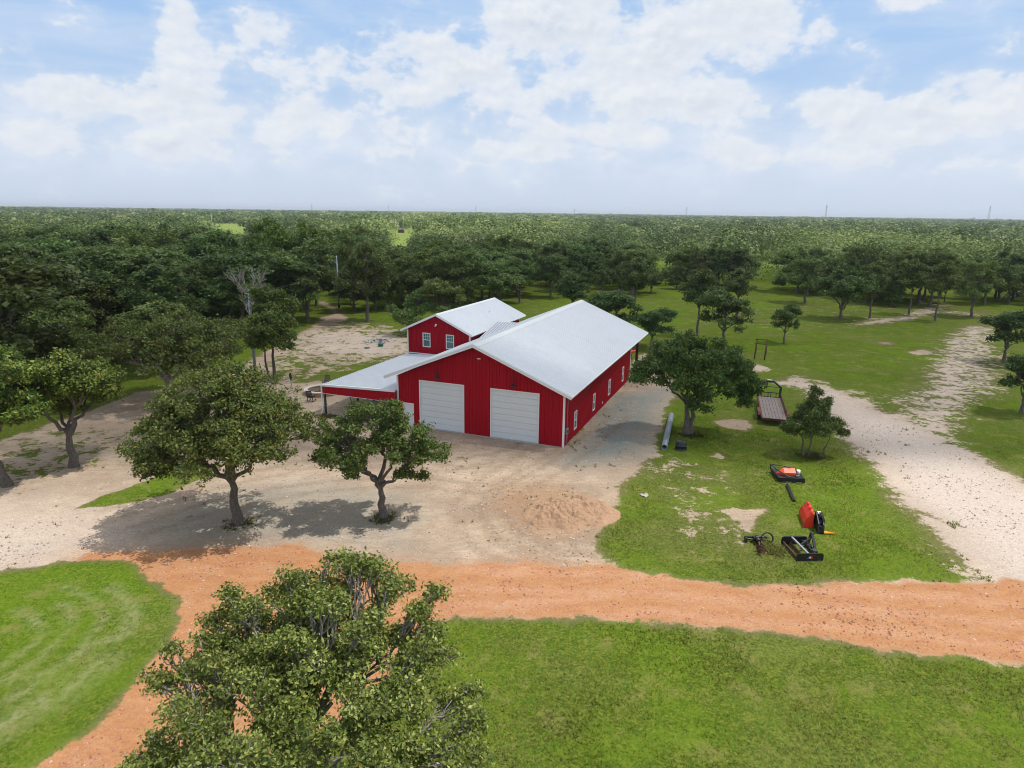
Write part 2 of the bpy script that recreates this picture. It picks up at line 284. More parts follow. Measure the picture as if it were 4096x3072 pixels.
POLY={
 'ORANGE':[(-23.5,32.2),(-23.0,33.1),(-19.4,32.9),(-15.6,34.1),(-12.2,34.8),(-10.1,33.2),(-6.2,32.4),(-2.5,32.3),(1.2,32.9),(4.9,32.5),(7.3,31.8),(9.6,31.3),(14.2,30.8),(18.9,30.7),(23.9,31.1),(27.0,31.7),(34.6,32.4),(95,36),(95,28),(36,24.3),(26.9,24.1),(22.1,25.0),(19.1,25.4),(17.3,25.6),(14.6,26.5),(10.7,27.2),(6.5,27.6),(2.2,27.8),(-2.2,27.7),(-3.2,27.1),(-4.6,24.3),(-5.9,21.6),(-7.2,17.1),(-17.3,16.9),(-17.5,18.0),(-17.0,18.6),(-16.4,19.0),(-15.6,20.0),(-15.6,21.1),(-15.4,22.2),(-15.2,23.5),(-15.3,25.0),(-15.4,26.9),(-15.8,28.2),(-17.3,29.7),(-20.1,31.5)],
 'LAWN_L':[(-32.2,29.7),(-25.9,30.5),(-24.6,30.7),(-24.2,31.4),(-22.6,32.0),(-20.2,31.7),(-17.3,29.8),(-15.8,28.2),(-15.3,26.9),(-15.3,25.0),(-15.2,23.5),(-15.4,22.2),(-15.6,21.1),(-15.6,20.0),(-16.4,19.0),(-17.0,18.6),(-19.9,16.7)],
 'YARD':[(-52.9,44.7),(-40.8,50.6),(-40.1,56.9),(-38.8,61.7),(-38.3,66.5),(-33.9,69.2),(-32.7,78.7),(-32.4,90.8),(-32.5,101.0),(-32.4,108.8),(-33.1,116.8),(-31.7,122.5),(-29.0,117.1),(-29.1,110.1),(-29.1,102.1),(-28.0,95.6),(-24.2,99.6),(-15.5,97.6),(-12.9,88.3),(-14.4,86.4),(-18.0,83.3),(-19.7,80.5),(-21.8,75.5),(-23.3,72.7),(-23.4,70.6),(-20.8,72.0),(-8.7,59.0),(4.3,51.9),(17.8,89.6),(19.3,81.8),(16.8,68.4),(14.9,61.5),(13.0,55.8),(11.0,51.0),(9.0,46.9),(7.3,43.4),(6.4,39.6),(5.5,37.6),(4.9,35.5),(5.3,33.3),(5.8,31.6),(-2.4,31.4),(-12.7,33.1),(-22.2,32.1),(-24.2,31.6),(-24.9,30.8),(-36.5,29.5)],
 'BLADE':[(-27.2,38.7),(-26.8,40.5),(-25.9,42.4),(-24.9,44.1),(-23.9,46.2),(-21.6,46.3),(-21.5,44.5),(-22.2,42.5),(-23.0,40.4),(-24.1,39.2),(-25.5,38.4)],
 'UNDER':[(-47.4,45.8),(-40.5,51.2),(-40.0,54.2),(-37.3,55.6),(-32.1,53.9),(-30.5,50.0),(-29.8,46.9),(-30.5,44.2),(-31.4,41.7),(-32.9,39.9),(-40.5,38.5)],
 'ISLE':[(-28.0,76.5),(-29.6,82.8),(-28.8,89.7),(-24.4,85.1),(-21.3,87.1),(-18.3,84.4),(-20.6,79.4),(-22.3,75.4),(-24.1,72.7),(-25.3,70.1)],
 'FARPATCH':[(-30.6,95.4),(-29.4,103.3),(-24.9,102.4),(-15.8,99.1),(-13.2,88.2),(-17.2,85.0),(-22.3,86.1),(-26.3,87.4)],
 'WTRACK':[(31.0,73.5),(33.3,71.5),(31.4,63.9),(30.0,55.9),(27.8,48.5),(26.5,43.0),(26.3,39.4),(25.7,35.6),(25.3,33.3),(25.2,31.6),(26.6,31.1),(34.9,31.1),(47,32.6),(52,38),(41.5,36.8),(36.7,41.2),(36.2,44.1),(36.6,50.4),(36.9,54.3),(36.3,58.8),(34.5,61.9),(34.7,67.1),(33.9,71.2),(32.6,74.9)],
 'TRACK2':[(35.6,59.2),(43.7,69.7),(51.5,81.1),(62.8,96.5),(75.1,112.7),(85.8,124.8),(87.0,130.7),(83.7,134.2),(95.4,139.3),(96.0,130.3),(85.9,116.9),(72.8,100.8),(60.5,84.2),(55.1,74.3),(46.7,66.2),(41.8,59.7),(36.3,50.4),(34.9,53.1)],
 'TRACK3':[(59.7,117.3),(75.8,128.5),(92.0,144.6),(100.5,153.3),(99.1,149.1),(89.3,138.7),(74.7,124.9),(64.8,117.7)],
 'MULCH':[(18.9,58.5),(20.5,59.8),(21.8,59.6),(21.8,57.8),(20.7,56.7),(19.1,56.7)],
 'BARE1':[(13.3,39.8),(16.2,40.0),(16.2,39.5),(15.0,38.0),(13.8,36.5),(13.9,38.3)],
 'BARE2':[(28.1,81.0),(29.9,83.2),(31.7,82.5),(31.2,79.9),(29.6,78.4),(27.7,79.2)],
 'DARKSPOT':[(54.9,100.3),(57.0,101.2),(56.8,98.6),(54.4,96.7),(53.8,97.7)],
 'BARE3':[(55.2,92.7),(58.0,93.5),(58.6,92.0),(56.7,90.3),(54.7,90.8)],
 'BARE4':[(15.5,49.9),(16.0,49.7),(16.5,48.8),(15.9,48.5),(15.3,49.1)],
 'BARE5':[(-39.1,135.4),(-39.6,140.5),(-31.8,123.1),(-32.8,122.4)],
 'PATCHY1':[(10.8,52.1),(13.5,49.0),(15.5,46.2),(15.8,42.8),(13.6,39.8),(14.9,36.0),(15.4,33.8),(12.7,33.3),(9.2,34.7),(8.3,37.0),(10.0,42.6),(8.0,45.9)],
 'PATCHY2':[(32.5,88.1),(33.6,80.0),(42.4,69.7),(62.5,100.1),(81.2,119.0),(84.5,109.8),(54.0,68.4),(46.1,61.4),(35.6,49.8),(34.5,41.9),(26.4,30.8),(21.5,31.1),(25.4,38.2),(25.8,45.7),(29.3,69.0)],
 'PATCHY3':[(-30.5,78.8),(-32.0,93.5),(-31.0,114.9),(-19.1,110.9),(-14.3,98.4),(-12.4,85.3),(-21.5,74.6),(-25.9,66.2)],
 'PATCHY4':[(23.2,114.3),(64.4,158.1),(93.7,152.6),(89.9,131.0),(62.1,112.6),(44.1,106.8)],
 'WETBROWN':[(-1.4,43.1),(-0.1,44.4),(3.2,44.0),(6.3,40.6),(6.3,38.9),(5.2,36.3),(3.6,34.6),(1.3,34.5),(-0.3,36.8),(-2.4,38.6)],
 'SLATE':[(7.9,62.8),(10.9,68.1),(16.7,70.3),(14.0,60.0),(10.6,51.0),(7.0,48.8),(4.4,47.7),(6.3,55.5)],
 'SLATE2':[(-17.1,42.5),(-13.1,43.9),(-7.8,41.3),(-5.8,38.5),(-6.5,35.4),(-10.6,34.8),(-14.2,34.7),(-18.1,34.0),(-21.6,35.6),(-20.5,40.2)],
 'BRIGHTL':[(-43.3,38.4),(-32.2,39.1),(-26.8,37.9),(-23.4,35.5),(-23.0,33.1),(-24.4,31.8),(-25.0,30.9),(-34.5,29.7)],
}
ARCS=[
 [(-19.6,29.7),(-18.3,28.5),(-17.6,27.8),(-17.3,26.9),(-17.2,25.8),(-18.3,25.1),(-18.4,23.9),(-18.8,22.6),(-19.2,21.9)],
 [(-22.3,29.6),(-20.3,28.7),(-19.1,27.8),(-18.6,27.1),(-18.5,26.0),(-18.3,24.9),(-18.8,23.4),(-19.8,22.7)],
 [(-21.4,28.0),(-20.4,27.3),(-20.0,26.8),(-19.6,25.5),(-19.7,24.6),(-19.9,23.7),(-20.4,22.7)],
 [(-23.2,27.5),(-22.0,27.0),(-21.0,26.2),(-20.6,25.3),(-20.8,24.5),(-21.0,23.5)],
 [(-17.1,23.9),(-17.5,22.4),(-17.8,21.5),(-18.3,20.8),(-18.7,20.4)],
]
TYRES=[
 [(8.3,62.8),(2.8,51.2),(-1.4,44.3),(-3.0,39.3),(-1.4,35.0),(1.5,32.7)],
 [(9.9,59.8),(4.3,48.7),(0.1,42.2),(-1.2,38.7),(0.2,35.1),(3.0,33.0)],
 [(-18.8,53.3),(-10.5,47.1),(-4.9,46.4),(0.6,50.1),(8.8,62.8)],
 [(-24.3,38.0),(-20.6,42.4),(-15.5,46.5),(-9.2,49.7),(-3.9,51.0)],
 [(-21.6,35.6),(-18.4,39.5),(-12.8,42.7),(-6.6,43.7),(-1.7,42.3)],
 [(3.8,33.0),(2.1,36.3),(1.4,39.4)],
 [(-2.2,27.7),(6.8,29.1),(15.3,28.1),(23.3,26.7)],
 [(-2.4,31.0),(7.1,30.7),(16.0,29.5),(24.5,28.3)],
]
# ---------------------------------------------------------------- ground
def sdist(poly, X, Y):
    """signed distance, positive inside"""
    n = len(poly); d2 = np.full(X.shape, 1e18); ins = np.zeros(X.shape, bool)
    for i in range(n):
        ax, ay = poly[i]; bx, by = poly[(i+1) % n]; ex, ey = bx-ax, by-ay; L = ex*ex+ey*ey+1e-9
        wx, wy = X-ax, Y-ay; tt = np.clip((wx*ex+wy*ey)/L, 0, 1)
        d2 = np.minimum(d2, (wx-ex*tt)**2+(wy-ey*tt)**2)
        c = ((ay > Y) != (by > Y)) & (X < ex*(Y-ay)/(ey if abs(ey) > 1e-9 else 1e-9)+ax); ins ^= c
    d = np.sqrt(d2); return np.where(ins, d, -d)
def plmask(poly, X, Y, soft):
    xs = [p[0] for p in poly]; ys = [p[1] for p in poly]; o = np.zeros(X.shape)
    s = (X > min(xs)-soft) & (X < max(xs)+soft) & (Y > min(ys)-soft) & (Y < max(ys)+soft)
    if s.any():
        d = sdist(poly, X[s], Y[s]); q = np.clip((d+soft)/(2*soft), 0, 1); o[s] = q*q*(3-2*q)
    return o
def grow(a, d, end, k):
    out = []
    while a < end: a += d; d *= k; out.append(a)
    return out
xs = list(np.arange(-46, 46.01, 0.3)); xs = [-v for v in grow(46, .4, 16000, 1.09)][::-1] + xs + grow(46, .4, 16000, 1.09)
ys = list(np.arange(9, 62, 0.3)); ys = [-v for v in grow(-9, .5, 3000, 1.25)][::-1] + ys; ys = ys + grow(ys[-1], .32, 22000, 1.028)
xs = np.array(xs); ys = np.array(sorted(ys)); GX, GY = np.meshgrid(xs, ys); X = GX.ravel(); Y = GY.ravel()
def vnoise(X, Y, sc, seed):
    r = np.random.RandomState(seed); T = r.rand(256, 256); u = X/sc+1000; v = Y/sc+1000
    i = np.floor(u).astype(int); j = np.floor(v).astype(int); fu = u-i; fv = v-j; fu = fu*fu*(3-2*fu); fv = fv*fv*(3-2*fv)
    g = lambda a, b: T[a % 256, b % 256]
    return (g(i, j)*(1-fu)+g(i+1, j)*fu)*(1-fv)+(g(i, j+1)*(1-fu)+g(i+1, j+1)*fu)*fv
def fields(X, Y):
    wob = lambda s: 0.9*s
    JX = X + (vnoise(X, Y, .9, 3)-.5)*.55 + (vnoise(X, Y, 2.3, 7)-.5)*.5 + (vnoise(X, Y, 6, 4)-.5)*1.2; JY = Y + (vnoise(X, Y, .9, 5)-.5)*.55 + (vnoise(X, Y, 2.3, 8)-.5)*.5 + (vnoise(X, Y, 6, 6)-.5)*1.2
    p = {k: plmask(v, JX, JY, s) for k, v, s in [(k, POLY[k], {'ORANGE': .9, 'YARD': 1.2, 'BLADE': .4, 'UNDER': 3., 'ISLE': 2.2, 'FARPATCH': 5, 'WTRACK': 3.2, 'TRACK2': 4.0, 'TRACK3': 2.5, 'MULCH': .5, 'BARE1': .5, 'BARE2': .7, 'DARKSPOT': .8, 'BARE3': .8, 'BARE4': .3, 'BARE5': 2, 'PATCHY1': 3, 'PATCHY2': 4, 'PATCHY3': 4, 'PATCHY4': 6, 'WETBROWN': 2.2, 'SLATE': 2.5, 'SLATE2': 2.5, 'BRIGHTL': 5, 'LAWN_L': .8}[k]) for k in POLY]}
    bare = np.maximum(p['ORANGE'], p['YARD'])
    bare = bare*(1-.92*p['PATCHY3']); bare = bare*(1-.97*p['BLADE'])*(1-.86*p['UNDER'])*(1-.92*p['ISLE'])*(1-p['LAWN_L'])
    bare = np.maximum(bare, p['WTRACK']); bare = np.maximum(bare, .36*p['TRACK2']); bare = np.maximum(bare, .55*p['TRACK3']); bare = np.maximum(bare, .40*p['FARPATCH'])
    for k in ('MULCH', 'BARE1', 'BARE2', 'BARE3', 'BARE4'): bare = np.maximum(bare, .85*p[k])
    bare = np.maximum(bare, .7*p['DARKSPOT']); bare = np.maximum(bare, .8*p['BARE5'])
    orange = np.maximum(p['ORANGE'], .95*plmask(POLY['ORANGE'], JX, JY, 5.0)*(p['YARD'] > .01)); orange = np.maximum(orange, .42*p['WETBROWN'])
    white = np.maximum.reduce([p['WTRACK'], .7*p['TRACK2'], .6*p['TRACK3'], .6*p['FARPATCH'], .75*p['BRIGHTL'], .3*p['BARE2']])
    slate = np.maximum(p['SLATE'], .55*p['SLATE2'])
    wet = np.maximum.reduce([p['WETBROWN'], 1.6*p['DARKSPOT'], .35*p['MULCH'], .3*p['BARE1']])
    pt = np.maximum.reduce([.70*p['PATCHY1'], .55*p['PATCHY2'], .9*p['PATCHY3'], .45*p['PATCHY4'], .9*p['UNDER']])
    th = np.zeros(X.shape)
    for k, A in enumerate(ARCS):
        sel = (X > -27) & (X < -13) & (Y > 16) & (Y < 33); d = np.full(sel.sum(), 9.)
        for i in range(len(A)-1):
            ax, ay = A[i]; ex, ey = A[i+1][0]-ax, A[i+1][1]-ay; L = ex*ex+ey*ey; wx, wy = JX[sel]*.5+X[sel]*.5-ax, JY[sel]*.5+Y[sel]*.5-ay
            tt = np.clip((wx*ex+wy*ey)/L, 0, 1); d = np.minimum(d, np.hypot(wx-ex*tt, wy-ey*tt))
        th[sel] = np.maximum(th[sel], np.clip(1-d/[.55, .4, .4, .35, 1.2][k], 0, 1)*.95)
    for A in TYRES:
        for off in (-.85, .85):
            d = np.full(X.shape, 9.)
            for i in range(len(A)-1):
                ax, ay = A[i]; ex, ey = A[i+1][0]-ax, A[i+1][1]-ay; L = ex*ex+ey*ey; l_ = math.sqrt(L); nx_, ny_ = -ey/l_*off, ex/l_*off
                wx, wy = X*.6+JX*.4-ax-nx_, Y*.6+JY*.4-ay-ny_; tt = np.clip((wx*ex+wy*ey)/L, 0, 1); d = np.minimum(d, np.hypot(wx-ex*tt, wy-ey*tt))
            th = np.maximum(th, np.clip(1-d/.55, 0, 1)*(bare > .6))
    lush = .35+.5*(p['LAWN_L']*np.clip((24.5-Y)/-6+.3-(X+20)*.12, 0, 1))+.45*p['BLADE']
    # vivid grass between the yard and the white track, and along the road edge
    lush = np.maximum(lush, np.clip(1-np.hypot((X-21)/7, (Y-40)/9), 0, 1)*1.3); lush = np.clip(lush-.4*p['PATCHY1'], 0, 1)
    far = np.clip((np.hypot(X, Y)-240)/80, 0, 1)
    return dict(bare=bare, orange=orange, white=white, slate=slate, wet=np.clip(wet, 0, 1), patchy=pt, thatch=th, lush=lush, far=far)
FL = fields(X, Y); one = np.ones_like(X)
def _n(name): return FL[name]
# the land stays level near the barn and is very slightly rough elsewhere
hgt = (vnoise(X, Y, 3.0, 11)-.5)*.05*(np.abs(Y-60) < 70)
A1 = np.stack([_n('bare'), _n('orange'), _n('white'), one], 1); A2 = np.stack([_n('slate'), _n('wet'), _n('patchy'), one], 1); A3 = np.stack([_n('thatch'), _n('lush'), _n('far'), one], 1)

gm = bpy.data.materials.new('ground_cover'); gm.use_nodes = True; t = NT(gm.node_tree)
def attr(nm):
    a = t.n('ShaderNodeAttribute', attribute_name=nm); s = t.n('ShaderNodeSeparateColor'); t.put(s.inputs[0], a.outputs['Color']); return s.outputs
a1, a2, a3 = attr('m1'), attr('m2'), attr('m3')
geo = t.n('ShaderNodeNewGeometry'); P = geo.outputs['Position']
nA = t.noise(P, 0.12, 5, 0.6); nB = t.noise(P, 0.55, 6, 0.65, .3); nC = t.noise(P, 2.6, 6, 0.7, .2); nD = t.noise(P, 7.5, 5, 0.75); nE = t.noise(P, 34, 3, 0.6)
nF = t.noise(t.vscale(P, (1, 1, 1), (31, 7, 0)), 1.6, 7, .7, .5); nT = t.noise(t.vscale(P, (.33, 1, 1)), 1.5, 3, .5, 1.6)
nS = t.noise(t.vscale(P, (0.7, 1.5, 1)), 0.9, 7, .72, .6)
edge = t.m('ADD', a1[0], t.m('MULTIPLY', t.m('SUBTRACT', t.m('ADD', t.m('MULTIPLY', nC, .45), t.m('ADD', t.m('MULTIPLY', nD, .30), t.m('MULTIPLY', nB, .25))), .5), 2.0))
edge = t.m('ADD', edge, t.m('MULTIPLY', a2[2], t.m('MULTIPLY', t.m('SUBTRACT', t.m('ADD', t.m('MULTIPLY', nB, .5), t.m('MULTIPLY', nF, .5)), .395), 5.0)))
bare = t.ss(edge, .40, .60)
# grass
g1 = t.mix(t.ss(nB, .3, .7), (0.052, 0.086, 0.010), (0.096, 0.130, 0.015))
g1 = t.mix(t.ss(nC, .42, .62), g1, (0.135, 0.152, 0.024))
g1 = t.mix(t.m('MULTIPLY', t.ss(nA, .45, .65), .55), g1, (0.170, 0.160, 0.058))
g1 = t.mix(t.m('MULTIPLY', a3[1], .75), g1, t.mix(t.ss(nC, .3, .7), (0.065, 0.155, 0.007), (0.150, 0.235, 0.012)))
g1 = t.mix(t.m('MULTIPLY', a2[2], .45), g1, (0.135, 0.130, 0.055))
g1 = t.mix(t.m('MULTIPLY', t.ss(nD, .48, .60), .62), g1, (0.042, 0.074, 0.010))
g1 = t.mix(t.m('MULTIPLY', t.ss(nD, .48, .38), .55), g1, (0.20, 0.225, 0.055))
g1 = t.mix(t.m('MULTIPLY', a3[0], t.ss(t.m('ADD', t.m('MULTIPLY', nC, .5), t.m('MULTIPLY', nD, .5)), .40, .56)), g1, (0.245, 0.250, 0.120))
g1 = t.mix(t.m('MULTIPLY', t.ss(a1[0], .01, .42), .75), g1, (0.165, 0.140, 0.066))
g1 = t.mix(t.m('MULTIPLY', t.ss(nF, .50, .66), .55), g1, (0.080, 0.135, 0.018))
g1 = t.mix(t.m('MULTIPLY', t.ss(nB, .53, .66), .6), g1, (0.205, 0.190, 0.062))
g1 = t.mix(t.m('MULTIPLY', t.ss(nA, .50, .40), .5), g1, (0.120, 0.185, 0.016))
farg = t.mix(t.ss(nA, .4, .6), (0.16, 0.22, 0.055), (0.22, 0.27, 0.075))
g1 = t.mix(a3[2], g1, farg)
# bare soils
pale = t.mix(t.ss(nB, .3, .7), (0.43, 0.325, 0.232), (0.53, 0.42, 0.315))
pale = t.mix(t.m('MULTIPLY', t.ss(nA, .44, .56), .6), pale, (0.315, 0.245, 0.185))
pale = t.mix(t.m('MULTIPLY', t.ss(nT, .52, .60), t.ss(nT, .70, .62, 0, .35)), pale, (0.27, 0.20, 0.135))
pale = t.mix(t.m('MULTIPLY', t.ss(nS, .45, .7), .45), pale, (0.30, 0.245, 0.20))
pale = t.mix(t.m('MULTIPLY', a2[0], t.ss(nB, .25, .6, .5, 1.0)), pale, (0.215, 0.245, 0.225))
pale = t.mix(t.m('MULTIPLY', a1[2], t.ss(nC, .25, .6, .6, 1)), pale, (0.58, 0.495, 0.43))
wetf = t.m('MULTIPLY', a2[1], t.ss(t.m('ADD', t.m('MULTIPLY', nB, .5), t.m('MULTIPLY', nC, .5)), .35, .6))
pale = t.mix(t.m('MULTIPLY', wetf, .75), pale, (0.225, 0.145, 0.080))
ora = t.mix(t.ss(nS, .3, .7), (0.395, 0.180, 0.080), (0.475, 0.248, 0.122)); ora = t.mix(t.m('MULTIPLY', t.ss(nB, .5, .7), .4), ora, (0.47, 0.29, 0.19))
of = t.ss(t.m('ADD', a1[1], t.m('MULTIPLY', t.m('SUBTRACT', nC, .5), .6)), .25, .75)
soil = t.mix(of, pale, ora)
soil = t.mix(t.m('MULTIPLY', t.m('MULTIPLY', a3[0], t.ss(nC, .3, .6)), .55), soil, t.mix(of, (0.215, 0.155, 0.10), (0.56, 0.33, 0.22)))
vor = t.n('ShaderNodeTexVoronoi'); t.put(vor.inputs['Vector'], P); vor.inputs['Scale'].default_value = 9.0
sc = t.n('ShaderNodeSeparateColor'); t.put(sc.inputs[0], vor.outputs['Color'])
st = t.m('MULTIPLY', t.ss(sc.outputs[0], .82, .86), t.ss(vor.outputs['Distance'], .42, .25))
soil = t.mix(t.m('MULTIPLY', st, .5), soil, t.mix(sc.outputs[1], (0.28, 0.16, 0.10), (0.58, 0.42, 0.31)))
soil = t.mix(t.m('MULTIPLY', t.ss(t.m('ADD', t.m('MULTIPLY', nE, .5), t.m('MULTIPLY', nD, .5)), .46, .58), .75), soil, t.mix(.45, soil, (0.12, 0.08, 0.06)))
v2 = t.n('ShaderNodeTexVoronoi'); t.put(v2.inputs['Vector'], P); v2.inputs['Scale'].default_value = 4.2
s2 = t.n('ShaderNodeSeparateColor'); t.put(s2.inputs[0], v2.outputs['Color'])
st2 = t.m('MULTIPLY', t.m('MULTIPLY', t.ss(s2.outputs[0], .80, .83), t.ss(v2.outputs['Distance'], .34, .24)), t.m('MULTIPLY', t.ss(nB, .50, .62), of))
soil = t.mix(t.m('MULTIPLY', st2, .8), soil, t.mix(s2.outputs[1], (0.33, 0.17, 0.10), (0.60, 0.44, 0.33)))
col = t.mix(bare, g1, soil)
p = t.n('ShaderNodeBsdfPrincipled'); t.put(p.inputs['Base Color'], col); p.inputs['Roughness'].default_value = 1.0; p.inputs['Specular IOR Level'].default_value = 0.0
hh = t.m('ADD', t.m('MULTIPLY', nD, t.m('SUBTRACT', 1.0, t.m('MULTIPLY', bare, .8))), t.m('ADD', t.m('MULTIPLY', nC, .8), t.m('MULTIPLY', t.m('ADD', nE, t.m('ADD', st, t.m('MULTIPLY', st2, 3.0))), .25)))
bp = t.n('ShaderNodeBump'); bp.inputs['Strength'].default_value = .55; bp.inputs['Distance'].default_value = .09; t.put(bp.inputs['Height'], hh); t.put(p.inputs['Normal'], bp.outputs[0])
o = t.n('ShaderNodeOutputMaterial'); t.put(o.inputs[0], p.outputs[0])

nx, ny = len(xs), len(ys)
I = (np.arange(ny-1)[:, None]*nx+np.arange(nx-1)[None, :]).ravel()
FQ = np.stack([I, I+1, I+nx+1, I+nx], 1); V = np.stack([X, Y, hgt], 1)
cx = X[FQ].mean(1); cy = Y[FQ].mean(1); ff = {k: FL[k][FQ].mean(1) for k in ('bare', 'orange', 'white')}
cls = np.zeros(len(FQ), int); cls[(ff['orange'] > .5) & (ff['bare'] > .5)] = 1
cls[(cls == 0) & (ff['bare'] > .5) & (cx < 19)] = 2; cls[(cls == 0) & (ff['bare'] > .5) & (cx >= 19)] = 3
for c, nm in ((0, 'ground'), (1, 'dirt_road'), (2, 'gravel_yard'), (3, 'gravel_track')):
    F = FQ[cls == c]; used, inv = np.unique(F, return_inverse=True)
    me = fastmesh(nm, V[used], inv.reshape(F.shape), gm, {'m1': A1[used], 'm2': A2[used], 'm3': A3[used]}, True)
    tag(obj(nm, me), kind='structure')

# ---- grass blades, weeds and stones: countless, one object each
rs = np.random.RandomState(7)
def scatter(n, x0, x1, y0, y1, test):
    x = rs.uniform(x0, x1, n); y = y0 + (y1-y0)*rs.rand(n)**1.25
    sel = (np.abs(x) < 0.80*y+4); x, y = x[sel], y[sel]
    f = fields(x, y); k = test(f, x, y) > rs.rand(len(x)); return x[k], y[k], {a: b[k] for a, b in f.items()}
def tufts(x, y, h, wd, nb, lean=.5):
    n = len(x); V = []; 
    for b in range(nb):
        a = rs.rand(n)*2*PI; l = h*(.6+.6*rs.rand(n)); dx, dy = np.cos(a), np.sin(a); ox = (rs.rand(n)-.5)*h; oy = (rs.rand(n)-.5)*h
        w2 = wd*(.6+.8*rs.rand(n)); px, py = -dy*w2, dx*w2; le = l*lean*rs.rand(n)
        V.append(np.stack([np.stack([x+ox-px, y+oy-py, 0*x-.02], 1), np.stack([x+ox+px, y+oy+py, 0*x-.02], 1), np.stack([x+ox+dx*le, y+oy+dy*le, l], 1)], 1))
    V = np.concatenate(V, 0); return V.reshape(-1, 3), np.arange(len(V)*3).reshape(-1, 3)
gl = leafmat('grass_blades', (0.050, 0.084, 0.008), (0.108, 0.146, 0.016), (0.25, 0.275, 0.045), (0.36, 0.31, 0.14), .22, rnd=0.0, up=.93)
def tcol(n, nb, bright, warm):
    b = np.tile(bright, nb); wv = np.tile(warm, nb); k = np.clip(b+rs.randn(len(b))*.14, 0, 1); wv = np.clip(wv+rs.randn(len(wv))*.10, 0, 1)
    c = np.stack([k, wv, 0*k, 0*k+1], 1); return np.repeat(c, 3, 0)
def grassy(f, x, y): return np.clip(1-f['bare']*2.2-.75*f['patchy']*(vnoise(x, y, .8, 21) > .35), 0, 1)*(1-.7*(x < -13)*(y < 33))*(.45+.75*vnoise(x, y, 2.2, 22))
for (nm, n, box, h, wd, nb) in (('grass', 330000, (-30, 40, 10, 70), .11, .010, 3),):
    x, y, f = scatter(n, *box, grassy)
    br = .44+.38*(vnoise(x, y, 1.7, 31)-.5)+.18*(vnoise(x, y, .5, 32)-.5)+.35*f['lush']; wm = np.clip(.12+.55*(vnoise(x, y, 5, 33)-.45)+.5*f['thatch']+.35*f['patchy'], 0, .8)
    hh = h*(.45+.9*vnoise(x, y, 1.1, 34))*(1-.45*(x < -13))*(.75+.6*f['lush'])
    kp = rs.rand(len(x)) < np.clip((72-y)/35, 0, 1); x, y, br, wm, hh = x[kp], y[kp], br[kp], wm[kp], hh[kp]
    Vt, Ft = tufts(x, y, hh*(1-.4*np.clip((y-30)/40, 0, 1)), wd*(1+y/45), nb, 1.7)
    tag(obj(nm, fastmesh(nm, Vt, Ft, gl, {'tint': tcol(len(x), nb, br, wm)})), 'short green grass blades growing over the lawns beside the dirt road', 'grass', kind='stuff')
# weeds sprouting in the gravel
x, y, f = scatter(30000, -30, 44, 28, 90, lambda f, x, y: np.clip((f['bare'] > .4)*(vnoise(x, y, 1.3, 41) > .82)*(.2+.8*(f['bare'] < .85)), 0, 1)*(f['orange'] < .5))
# leafy weeds beside the auger, at the porch post and round the trunks
for cx_, cy_, r_, k_ in ((15.0, 34.4, .55, 260), (14.5, 35.2, .4, 120), (-17.0, 58.4, .7, 160), (-16.2, 36.8, .7, 120), (-7.7, 37.8, .7, 120), (15.4, 54.8, .9, 200), (23.6, 49.8, .8, 160)):
    x = np.concatenate([x, cx_+rs.randn(k_)*r_*.6]); y = np.concatenate([y, cy_+rs.randn(k_)*r_*.6])
Vt, Ft = tufts(x, y, .10+.10*rs.rand(len(x)), .03, 6, 1.2)
tag(obj('weeds', fastmesh('weeds', Vt, Ft, gl, {'tint': tcol(len(x), 6, .25+0*x, .25+0*x)})), 'small weeds sprouting through the gravel of the yard', 'weeds', kind='stuff')
# loose stones
x, y, f = scatter(120000, -30, 40, 14, 66, lambda f, x, y: (f['bare'] > .7)*np.clip(.34+.6*f['orange']*(vnoise(x, y, 1.6, 51)**2*1.8), 0, 1))
n = len(x); s = .018+.035*rs.rand(n)**3*2; th = rs.rand(n)*PI; base = np.array([[1, 0, 0], [0, 1, 0], [-1, 0, 0], [0, -1, 0], [0, 0, .8]])
Vs = base[None]*s[:, None, None]*np.stack([.7+.6*rs.rand(n), .6+.5*rs.rand(n), .7+.5*rs.rand(n)], 1)[:, None, :]
R_ = np.stack([Vs[..., 0]*np.cos(th)[:, None]-Vs[..., 1]*np.sin(th)[:, None]+x[:, None], Vs[..., 0]*np.sin(th)[:, None]+Vs[..., 1]*np.cos(th)[:, None]+y[:, None], Vs[..., 2]+.0], 2)
Fs = (np.array([[0, 1, 4], [1, 2, 4], [2, 3, 4], [3, 0, 4]])[None]+5*np.arange(n)[:, None, None]).reshape(-1, 3)
stm = leafmat('loose_stone', (0.26, 0.13, 0.08), (0.42, 0.23, 0.14), (0.56, 0.40, 0.30), (0.55, 0.26, 0.10), 0.0, rnd=0)
stp = leafmat('loose_pebble', (0.16, 0.13, 0.11), (0.34, 0.28, 0.23), (0.62, 0.56, 0.50), (0.36, 0.22, 0.14), 0.0, rnd=0)
k = rs.rand(n); tcol_ = np.stack([k, rs.rand(n)*.3, 0*k, 0*k+1], 1); RV = R_
for nm, sel, mt_, lb in (('gravel', f['orange'] > .5, stm, 'loose reddish gravel stones strewn over the dirt road'), ('pebbles', f['orange'] <= .5, stp, 'loose grey and beige pebbles scattered over the pale yard and track')):
    m_ = int(sel.sum()); Fp = (np.array([[0, 1, 4], [1, 2, 4], [2, 3, 4], [3, 0, 4]])[None]+5*np.arange(m_)[:, None, None]).reshape(-1, 3)
    tag(obj(nm, fastmesh(nm, RV[sel].reshape(-1, 3), Fp, mt_, {'tint': np.repeat(tcol_[sel], 5, 0)})), lb, nm, kind='stuff')
